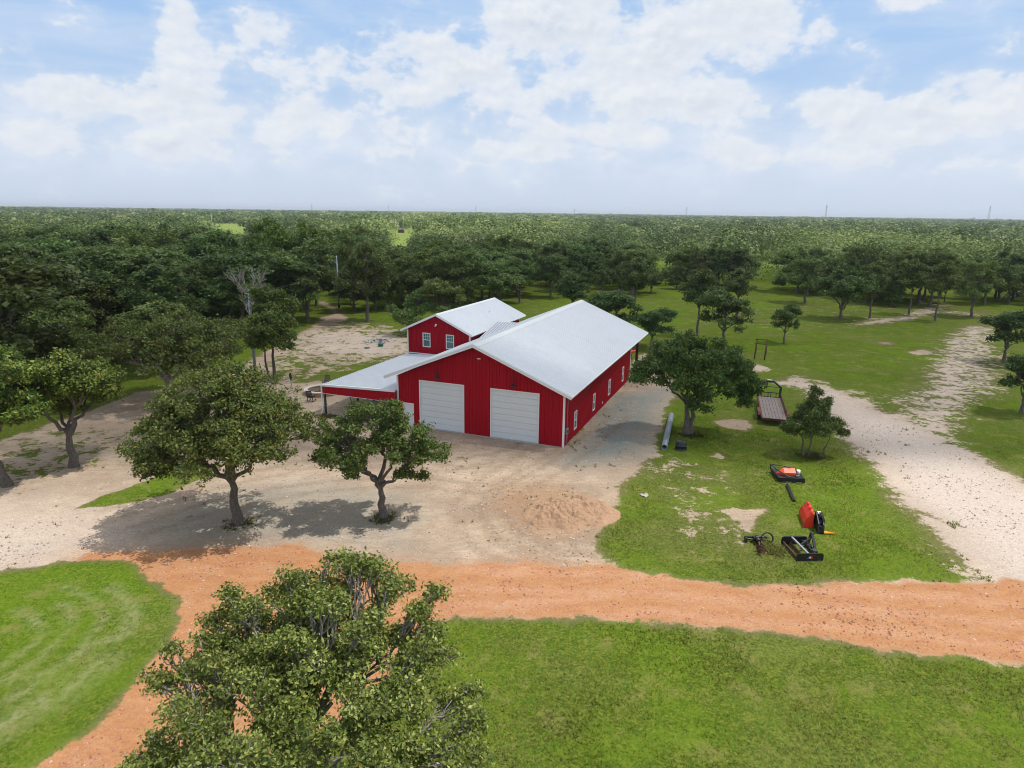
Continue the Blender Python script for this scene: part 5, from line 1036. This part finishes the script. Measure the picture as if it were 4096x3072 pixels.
o = obj('dirt_mound', fastmesh('dirt_mound', np.stack([x, y, z], 1), np.stack([I_, I_+1, I_+n+1, I_+n], 1), dm, None, False)); o.location = (3.6, 39.0, 0); o.scale = (.88, .85, 1)
tag(o, 'low eroded mound of reddish sand on the gravel by the road', 'dirt mound')
def rocks(name, label, cat, loc, n, R, hmax, s0, s1, seed, mat=None):
    rs = np.random.RandomState(seed); f = MB()
    for k in range(n):
        a = rs.rand()*6.28; rr = R*math.sqrt(rs.rand()); cx_, cy_ = rr*math.cos(a), rr*math.sin(a)*.7; s = rs.uniform(s0, s1); cz = hmax*(1-rr/R)*rs.rand()
        V_ = [(cx_+s*x_*rs.uniform(.7, 1.2), cy_+s*y_*rs.uniform(.7, 1.2), cz+s*z_*rs.uniform(.5, .9)) for x_, y_, z_ in ((1, 0, 0), (0, 1, 0), (-1, 0, 0), (0, -1, 0), (.7, .7, .5), (-.7, .7, .5), (-.7, -.7, .5), (.7, -.7, .5), (0, 0, 1))]
        f.add(V_, [(0, 1, 4), (1, 2, 5), (2, 3, 6), (3, 0, 7), (0, 4, 8), (4, 1, 8), (1, 5, 8), (5, 2, 8), (2, 6, 8), (6, 3, 8), (3, 7, 8), (7, 0, 8)])
    o = f.build(name, mat or M['rock']); o.location = loc; tag(o, label, cat); return o
rocks('rock_pile', 'heap of pale broken rocks in the grass left of the house', 'rock pile', (-19.3, 95.6, 0), 130, 2.2, .55, .12, .32, 5)
rocks('rock', 'flat pale rock lying in the grass right of the dirt mound', 'rock', (8.9, 41.8, 0), 4, .35, .03, .14, .24, 6)
# steel pipe, tub
pi_ = MB(); a = Vector((12.23, 50.72, .25)); b = Vector((14.85, 59.75, .25)); d = (b-a).normalized(); r0, r1 = .245, .222
sd_ = Vector((d.y, -d.x, 0)); vs = []
for e, rr in ((a, r0), (b, r0), (b, r1), (a, r1)):
    for k in range(28): q = 2*PI*k/28; vs.append(e+sd_*math.cos(q)*rr+Vector((0, 0, 1))*math.sin(q)*rr)
pi_.add(vs, [(j*28+k, j*28+(k+1) % 28, ((j+1) % 4)*28+(k+1) % 28, ((j+1) % 4)*28+k) for j in range(4) for k in range(28)], 0, True)
tag(pi_.build('steel_pipe', M['steel']), 'long grey steel pipe lying along the edge of the gravel', 'pipe')
tb = thing('plastic_tub', 'black ribbed plastic tub turned upside down at the near end of the steel pipe', 'tub', (13.62, 50.95, 0), .2)
f = MB(); f.lathe([(.46, 0), (.46, .05), (.425, .06), (.40, .34), (.43, .35), (.43, .40), (.39, .41), (.36, .66), (.33, .70), (0, .70)], (0, 0, 0), 26)
for k in range(12): q = 2*PI*k/12; f.bar((.44*math.cos(q), .44*math.sin(q), .06), (.37*math.cos(q), .37*math.sin(q), .64), .035)
f.build('body', M['tub'], tb)
for s in (-1, 1): f = MB(); f.tube([(s*.41, -.12, .38), (s*.49, -.08, .38), (s*.49, .08, .38), (s*.41, .12, .38)], .018, 6); f.build('handle', M['tub'], tb)

# flatbed gooseneck trailer (local y runs from tail to gooseneck)
tr = thing('flatbed_trailer', 'weathered wooden flatbed trailer with black gooseneck standing in the grass', 'trailer', (23.55, 57.5, 0), -math.atan2(2.25, 7.55))
W_, L_, Z_ = 1.0, 7.75, .66
for i in range(7):
    f = MB(); x0 = -W_+i*2*W_/7+.012; x1 = -W_+(i+1)*2*W_/7-.012; br_ = 2.4+1.2*((i*37) % 10)/10
    f.box(x0, x1, 0, br_, Z_, Z_+.045+.004*(i % 3)); f.box(x0, x1, br_+.02, L_, Z_, Z_+.045+.004*((i+1) % 3)); f.build('deck_board', M['plank'], tr)
f = MB()
for x in (-W_-.05, W_+.05): f.bar((x, 0, Z_-.06), (x, L_, Z_-.06), .09, .20)
for y in np.linspace(.05, L_-.05, 9): f.bar((-W_, y, Z_-.10), (W_, y, Z_-.10), .07, .10)
f.build('frame', M['rustred'], tr)
f = MB()
for y in np.linspace(1.4, L_-.1, 11): f.bar((W_+.07, y, Z_), (W_+.07, y, Z_+.50), .05)
f.bar((W_+.07, 1.4, Z_+.5), (W_+.07, L_, Z_+.5), .06); f.build('side_rail', M['wood'], tr)
f = MB(); f.bar((-W_, L_+.02, Z_+.5), (W_+.07, L_+.02, Z_+.5), .07, .08); f.bar((-W_, L_+.02, Z_+.05), (W_+.07, L_+.02, Z_+.05), .07, .08)
for x in (-.75, -.1, .15, .65): f.bar((x, L_+.02, Z_), (x, L_+.02, Z_+.5), .06)
f.build('headboard', M['black'], tr)
f = MB(); y0 = L_+.12
for s in (-1, 1):
    x = s*1.02; f.bar((x, y0, Z_-.05), (x*1.02, y0+.15, 1.75), .22, .13, up=(0, 1, 0)); f.bar((x*1.02, y0+.12, 1.72), (s*.35, y0+.5, 2.18), .16, .14)
f.bar((-.38, y0+.5, 2.18), (.38, y0+.5, 2.18), .30, .16); f.bar((-1.02, y0+.12, 1.70), (1.02, y0+.12, 1.70), .05); f.bar((0, y0+.4, 2.15), (0, y0+1.7, 2.0), .3, .14)
f.build('gooseneck', M['black'], tr)
f = MB(); f.tube([(.0, y0+.75, 2.2), (.0, y0+.75, 2.235)], .26, 18); f.build('cover_plate', M['white'], tr)
f = MB(); f.tube([(-.18, y0+1.5, 2.0), (-.18, y0+1.5, 1.2)], .08, 10); f.build('coupler', M['rust'], tr)
for s in (-1, 1):
    for y in (1.9, 2.8):
        w_ = thing('wheel', None, None, (s*(W_+.22), y, .36)); w_.parent = tr
        f = MB(); f.lathe([(.20, -.09), (.34, -.10), (.365, -.05), (.365, .05), (.34, .10), (.20, .09)], (0, 0, 0), 22, M=Matrix.Rotation(PI/2, 4, 'Y')); f.build('tyre', M['rubber'], w_)
        f = MB(); f.lathe([(0, .03), (.10, .05), (.20, .02), (.20, -.05), (0, -.03)], (0, 0, 0), 18, M=Matrix.Rotation(PI/2, 4, 'Y')); f.build('rim', M['white'], w_)
    f = MB(); x = s*(W_+.22); pts = [(x, 1.35, .55), (x, 1.55, .78), (x, 3.15, .78), (x, 3.35, .55)]
    for a, b in zip(pts, pts[1:]): f.bar(a, b, .26, .02)
    f.build('fender', M['rustred'], tr)

# rotary brush cutter attachment
bc = thing('brush_cutter', 'black brush cutter deck with an orange peaked cover lying in the grass', 'brush cutter', (19.95, 45.25, 0), rad(-4))
f = MB(); f.prism([(-.85, -.85, .10), (.85, -.85, .10), (1.0, .1, .10), (.80, 1.0, .10), (-.85, 1.0, .10), (-.98, .2, .10)], (0, 0, 0), (0, 0, .20)); f.box(-.88, .9, -.88, -.80, .03, .34); f.box(-.8, .9, -.97, -.93, .04, .10); f.box(-.9, -.82, -.8, 1.0, .05, .34); f.build('deck', M['black'], bc)
f = MB(); f.bar((-.95, 1.0, .62), (-.95, 1.0, .25), .07); f.tube([(-.95, 1.02, .62), (-.78, .1, .58), (-.25, -.62, .38), (.05, -.75, .33)], .045, 8); f.tube([(-.95, 1.02, .62), (.0, 1.05, .52), (.6, .95, .36)], .04, 8); f.build('push_bar', M['gunmetal'], bc)
f = MB(); z0, z1 = .31, .64; f.add([(-.70, .05, z0), (-.30, -.30, z0), (.35, -.30, z0), (.35, .38, z0), (-.30, .38, z0), (-.28, .06, z1), (.35, .06, z1), (.35, -.30, z0+.16), (.35, .38, z0+.16), (-.30, -.30, z0+.16), (-.30, .38, z0+.16)],
 [(0, 1, 9), (1, 2, 7, 9), (9, 7, 6, 5), (0, 9, 5), (2, 3, 8, 6, 7), (0, 5, 10), (5, 6, 8, 10), (10, 8, 3, 4), (0, 10, 4), (0, 4, 3, 2, 1)]); cvr = f.build('cover', M['orange'], bc); cvr.scale = (1.25, 1.15, 1.3); cvr.location = (0, 0, -.09)
f = MB(); f.box(-.05, .14, -.02, .0, z1+.09, z1+.10); f.build('cover_slot', M['black'], bc)
f = MB(); f.tube([(.72, .05, .30), (.72, .05, .62)], .13, 14); f.build('motor', M['white'], bc)
for k in range(4):
    f = MB(); f.tube([(.40, -.1+.12*k, .33), (.52, -.15+.1*k, .50+.03*k), (.66, 0+.03*k, .5)], .022, 6); f.build('hose', M['rubber'], bc)
f = MB(); f.box(.42, .48, -.55, -.05, .31, .40); f.box(.40, .62, -.60, -.50, .31, .42); f.build('bracket', M['silver'], bc)
for x in (-.45, .25): f = MB(); f.box(x, x+.42, -.985, -.97, .05, .09); f.build('skid_edge', M['silver'], bc)
# bar
br_ = MB(); a = Vector((19.33, 43.8, .08)); b = Vector((18.72, 41.1, .08)); br_.bar(a, b, .16, .15); br_.bar(a+Vector((.09, 0, -.02)), b+Vector((.09, 0, -.02)), .07, .08)
for k in range(9): q = a.lerp(b, (k+.5)/9); br_.tube([q+Vector((0, 0, .07)), q+Vector((0, 0, .12))], .035, 6)
tag(br_.build('steel_bar', M['black']), 'black bolted steel bar lying in the grass below the brush cutter', 'steel bar')
# orange loader bucket standing on its side
bk = thing('loader_bucket', 'red-orange loader bucket lying in the grass beside a black trencher', 'bucket', (18.42, 38.05, 0), rad(-14)); bk.scale = (.88, 1.0, 1.0)
f = MB(); th_ = .03
prof = [(-.48, .02), (-.50, .30), (-.34, .62), (-.06, .92), (.02, .92), (.02, .86), (-.28, .58), (-.43, .28), (-.41, .02)]
f.prism([(x, 0, z) for x, z in prof], (0, -.85, 0), (0, .95, 0)); f.prism([(.0, 0, .90), (.06, 0, .90), (.52, 0, .10), (.46, 0, .08)], (0, -.30, 0), (0, .95, 0))
f.build('shell', M['redor'], bk)
for y in (-.87, .95): f = MB(); f.prism([(-.50, y, .0), (-.51, y, .32), (-.34, y, .64), (-.06, y, .95), (.05, y, .95), (.10 if y < 0 else .55, y, .06)], (0, 0, 0), (0, .03, 0)); f.build('side_plate', M['redor'], bk)
for y in (-.75, -.1, .55): f = MB(); f.box(-.10, .10, y, y+.07, .88, 1.0); f.box(-.10, .10, y+.14, y+.21, .88, 1.0); f.build('hook', M['redor'], bk)
f = MB(); f.box(-.02, .09, -.84, .93, .925, .965); f.build('lip', M['orange'], bk)
# black trencher with yellow digging teeth
tq = thing('trencher', 'black trencher attachment with white labels and a yellow toothed chain boom', 'trencher', (18.58, 36.98, 0), rad(-12))
f = MB(); f.box(-.16, .12, -.55, .62, .10, .22); f.prism([(0, -.60, .05), (0, -.45, .62), (0, .35, .98), (0, .62, .98), (0, .66, .30), (0, .30, .06)], (-.20, 0, 0), (-.14, 0, 0)); f.prism([(0, -.58, .05), (0, -.42, .55), (0, .30, .90), (0, .62, .90), (0, .62, .2)], (.10, 0, 0), (.16, 0, 0)); f.box(-.14, .10, -.45, -.2, .22, .46); f.box(-.14, .10, .1, .55, .50, .86); f.build('frame', M['black'], tq)
for k in range(3): f = MB(); f.tube([(-.1+.05*k, .5, .9), (.0+.05*k, .2, 1.08), (.12+.04*k, -.15, .75), (.16, -.35, .40)], .022, 6); f.build('hose', M['rubber'], tq)
f = MB(); f.tube([(.0, .0, .3), (.0, .0, .62)], .10, 12); f.build('motor', M['gunmetal'], tq)
for y0, z0 in ((-.52, .14), (-.36, .12)): f = MB(); f.box(.165, .170, y0, y0+.10, z0, z0+.16); f.build('label', M['white'], tq)
f = MB(); f.box(.165, .170, .05, .14, .42, .80); f.build('label', M['cyan'], tq)
f = MB(); 
for k in range(4): f.box(.165, .170, .22+.09*k, .28+.09*k, .86, .895)
f.box(-.10, .09, .22, .58, .985, .99); f.build('label', M['white'], tq)
f = MB(); f.prism([(.17, -.55, .05), (.17, -.22, .05), (.85, -.42, .05)], (0, 0, 0), (0, 0, .07))
for k in range(7):
    x = .2+.09*k; f.prism([(x, -.55+.13*k*.14, .12), (x+.06, -.55+.13*k*.14, .12), (x+.03, -.52+.02*k, .19)], (0, 0, 0), (0, .03, 0)); f.prism([(x, -.24-.028*k, .12), (x+.06, -.24-.028*k, .12), (x+.03, -.24-.028*k, .19)], (0, 0, 0), (0, .03, 0))
f.build('chain_boom', M['yellow'], tq)
# post hole auger
ag = thing('auger', 'black auger drive with a rusty spiral bit lying in the weeds', 'auger', (14.25, 35.5, 0), rad(-3))
f = MB(); f.box(-.66, .62, -.06, .06, .22, .30); f.box(-.66, -.56, -.25, .06, .02, .28); f.box(-.66, .5, .0, .05, .05, .10)
f.build('mount_frame', M['black'], ag)
f = MB(); R0 = [(.28, -.06), (.34, -.07), (.36, 0), (.34, .07), (.28, .06), (.28, -.06)]; f.lathe(R0, (.62, -.10, .26), 20, M=Matrix.Rotation(rad(62), 4, 'X')); f.build('ring', M['rubber'], ag)
f = MB(); f.tube([(0, -.05, .28), (0, -.55, .26)], [.14, .11], 14); f.box(-.2, -.12, -.3, .0, .18, .36); f.build('gearbox', M['black'], ag)
for x in (-.05, .05, .3): f = MB(); f.tube([(x, 0, .32), (x+.02, -.28, .42)], .018, 6); f.build('hose', M['silver'], ag)
f = MB(); p0 = Vector((0, -.55, .24)); p1 = Vector((-.22, -1.75, .20)); dd = (p1-p0).normalized(); f.tube([p0, p1], [.05, .035], 10); sx2 = dd.cross(Vector((0, 0, 1))).normalized(); uz = sx2.cross(dd); vs = []; N_ = 60
for k in range(N_+1):
    tt = .35+.65*k/N_; q = tt*2*PI*3.6; c_ = p0.lerp(p1, tt); o_ = sx2*math.cos(q)+uz*math.sin(q); R2_ = .22*(1-.15*(k/N_)**4); vs += [c_+o_*.03, c_+o_*R2_, c_+o_*R2_+dd*.02, c_+o_*.03+dd*.02]
f.add(vs, [(4*k+j, 4*k+(j+1) % 4, 4*k+4+(j+1) % 4, 4*k+4+j) for k in range(N_) for j in range(4)], 0); f.build('bit', M['rust'], ag)
# box scraper
bs = thing('box_scraper', 'black box scraper with octagonal end plates and a small emblem, nearest the dirt road', 'scraper', (16.35, 34.2, 0), rad(2))
def plate(y): 
    f = MB(); f.prism([(-.74, y, .02), (-.74, y, .40), (-.64, y, .50), (.66, y, .50), (.76, y, .40), (.76, y, .08), (.70, y, .02)], (0, 0, 0), (0, .035, 0)); f.box(-.62, .64, y-.03 if y < 0 else y+.035, y if y < 0 else y+.065, .47, .50); return f
f = plate(-1.0); e1 = f.build('end_plate', M['black'], bs); f = plate(.95); f.build('end_plate', M['black'], bs)
f = MB(); f.box(-.70, .70, -1.03, -1.0, .0, .035); f.build('skid_shoe', M['silver'], bs)
f = MB(); f.prism([(-.16, -1.012, .17), (-.06, -1.012, .34), (.0, -1.012, .34), (-.05, -1.012, .17)], (0, 0, 0), (0, .010, 0)); f.build('emblem_blue', M['blue'], e1)
f = MB(); f.prism([(-.02, -1.012, .17), (.03, -1.012, .34), (.13, -1.012, .34), (.18, -1.012, .17)], (0, 0, 0), (0, .010, 0)); f.build('emblem_red', M['redem'], e1)
f = MB(); f.prism([(-.05, -1.016, .21), (-.02, -1.016, .30), (.05, -1.016, .30), (.07, -1.016, .21)], (0, 0, 0), (0, .012, 0)); f.build('emblem_white', M['white'], e1)
f = MB(); f.bar((-.10, -.98, .46), (-.16, .96, .46), .11, .08); f.build('crossbeam', M['silver'], bs)
for x in (-.60, -.22): f = MB(); f.bar((x, -.97, .10), (x-.02, .95, .10), .05, .20); f.build('blade', M['rust'], bs)
f = MB(); f.bar((.45, -.97, .25), (.45, .95, .25), .10, .12); f.bar((-.1, .0, .46), (.62, .35, .72), .10, .07); f.bar((.70, .75, .15), (.72, .52, .92), .14, .08); f.bar((.70, -.25, .15), (.72, .42, .92), .14, .08); f.tube([(.62, .46, .92), (.82, .46, .92)], .09, 12); f.bar((.70, -.35, .20), (.70, .85, .20), .12, .12); f.build('hitch', M['black'], bs)
for y in (-.4, .2, .6): f = MB(); f.tube([(.52, y, .40), (.52, y+.02, .15)], .12, 10); f.build('hub', M['gunmetal'], bs)
# timber frames in the meadow
pf = thing('timber_frame', 'brown timber frame of four posts standing in the meadow', 'timber frame', (0, 0, 0))
q = [(31.9, 86.6), (33.0, 86.0), (33.2, 89.9), (34.4, 89.4)]
for x, y in q: f = MB(); f.tube([(x, y, 0), (x+.03, y, 2.15)], [.09, .075], 9); f.build('post', M['wood'], pf)
for a, b in ((0, 1), (2, 3)): f = MB(); f.tube([(q[a][0]-.2, q[a][1]+.05, 2.10 if a == 0 else 2.0), (q[b][0]+.2, q[b][1]-.05, 2.05)], .055, 8); f.build('rail', M['wood'], pf)
# lids, kayak, shed behind trees, plank
for lb, x, y, s in (('round green septic riser with lid standing in the sandy patch', -18.3, 91.6, 1), ('flat green septic lid on the sandy patch, left of the riser', -19.9, 90.2, 0)):
    f = MB(); hz2 = .35 if s else .08; f.lathe([(.36, 0), (.36, hz2), (.40, hz2), (.40, hz2+.06), (.0, hz2+.10)], (0, 0, 0), 20); o = f.build('septic_lid', M['green']); o.location = (x, y, 0); tag(o, lb, 'septic lid')
f = MB(); f.box(-.16, .16, -.12, .12, .0, .75); f.box(-.22, .22, -.16, .16, .55, .85); o = f.build('control_box', M['steel']); o.location = (-18.6, 93.0, 0); tag(o, 'small blue-grey control box behind the green septic riser', 'control box')
f = MB(); N_ = 14; vs = []
for k in range(N_+1):
    t_ = k/N_; wv = .36*math.sin(PI*min(max(t_, .01), .99))**.6; xk = -1.7+3.4*t_; zr = .10*(2*t_-1)**4
    vs += [(xk, -wv, .30+zr), (xk, -wv*.6, .05+zr*1.5), (xk, wv*.6, .05+zr*1.5), (xk, wv, .30+zr), (xk, wv*.4, .38+zr), (xk, -wv*.4, .38+zr)]
f.add(vs, [(6*k+j, 6*k+(j+1) % 6, 6*k+6+(j+1) % 6, 6*k+6+j) for k in range(N_) for j in range(6)], 0, True)
o = f.build('kayak', M['redor']); o.location = (14.4, 85.3, .75); o.rotation_euler = (0, 0, .15); tag(o, 'orange-red kayak showing past the rear corner of the barn', 'kayak')
for dx in (-1.0, 1.0): f = MB(); f.bar((-.0, -.5, .7), (0, .5, .7), .08); f.bar((0, -.35, 0), (0, -.35, .7), .07); f.bar((0, .35, 0), (0, .35, .7), .07); o = f.build('trestle', M['wood']); o.location = (14.4+dx, 85.3+dx*.15, 0); tag(o, ('left' if dx < 0 else 'right')+' wooden trestle under the orange-red kayak', 'trestle', 'trestles under the kayak')
s_ = thing('shed', 'small white-roofed shed glimpsed through the trees at left', 'shed', (-52.3, 77.4, 0), .5)
f = MB(); f.box(-2.2, 2.2, -1.6, 1.6, 0, 2.2); f.build('wall', M['trim'], s_); f = MB(); f.prism([(-2.5, 0, 2.2), (2.5, 0, 2.2), (2.5, 0, 2.3), (0, 0, 3.0), (-2.5, 0, 2.3)], (0, -1.9, 0), (0, 1.9, 0)); f.build('roof', M['roof'], s_)
f = MB(); f.box(-1.4, 1.4, -.35, .35, .05, .22); o = f.build('plank', M['white']); o.location = (-45.5, 90.0, 0); o.rotation_euler = (0, 0, .1); tag(o, 'white panel lying on the grass at the edge of the woods', 'panel')

# a bank of cumulus overhead, to the right of the view, whose shade falls on the barn side of the place
rs = np.random.RandomState(9); cm = bpy.data.materials.new('cloud'); cm.use_nodes = True; t = NT(cm.node_tree)
df = t.n('ShaderNodeBsdfDiffuse'); df.inputs[0].default_value = (.9, .9, .9, 1); tp_ = t.n('ShaderNodeBsdfTransparent'); mx = t.n('ShaderNodeMixShader')
ge = t.n('ShaderNodeNewGeometry'); t.put(mx.inputs[0], t.ss(t.noise(ge.outputs['Position'], .012, 5, .6), .28, .62, .12, .40)); t.put(mx.inputs[1], tp_.outputs[0]); t.put(mx.inputs[2], df.outputs[0]); oo = t.n('ShaderNodeOutputMaterial'); t.put(oo.inputs[0], mx.outputs[0])
CH = 520.; offx = CH/math.tan(SUN_EL)*math.sin(SUN_AZ); offy = CH/math.tan(SUN_EL)*math.cos(SUN_AZ)
cl = bpy.data.meshes.new('cloud'); 
import bmesh
bm = bmesh.new()
bmesh.ops.create_icosphere(bm, subdivisions=6, radius=1.0)
for v in bm.verts:
    p_ = v.co.copy(); nn = vnoise(np.array([p_.x*10+50]), np.array([p_.y*10+50]), 2.2, 5)[0]+.5*vnoise(np.array([p_.x*10+50]), np.array([p_.y*10+50]), .9, 6)[0]
    k = .80+.32*nn; v.co = Vector((p_.x*235*k, p_.y*118*k, p_.z*(26 if p_.z < 0 else 60)*k))
bm.to_mesh(cl); bm.free(); cl.materials.append(cm)
for pl in cl.polygons: pl.use_smooth = True
o = obj('cloud', cl); o.location = (10+offx, 164+offy, CH); tag(o, kind='structure')

# haze: pale even air round the whole place
hm = bpy.data.materials.new('haze'); hm.use_nodes = True; t = NT(hm.node_tree); v = t.n('ShaderNodeVolumePrincipled'); v.inputs['Density'].default_value = HAZE_D; v.inputs['Color'].default_value = (.80, .88, 1, 1); v.inputs['Anisotropy'].default_value = .2; oo = t.n('ShaderNodeOutputMaterial'); t.put(oo.inputs['Volume'], v.outputs[0])
if HAZE_D > 0:
    f = MB(); f.box(-16500, 16500, -3500, 23000, -1.2, 66); tag(f.build('haze', hm), 'pale blue haze over the far forest', 'haze', kind='stuff')
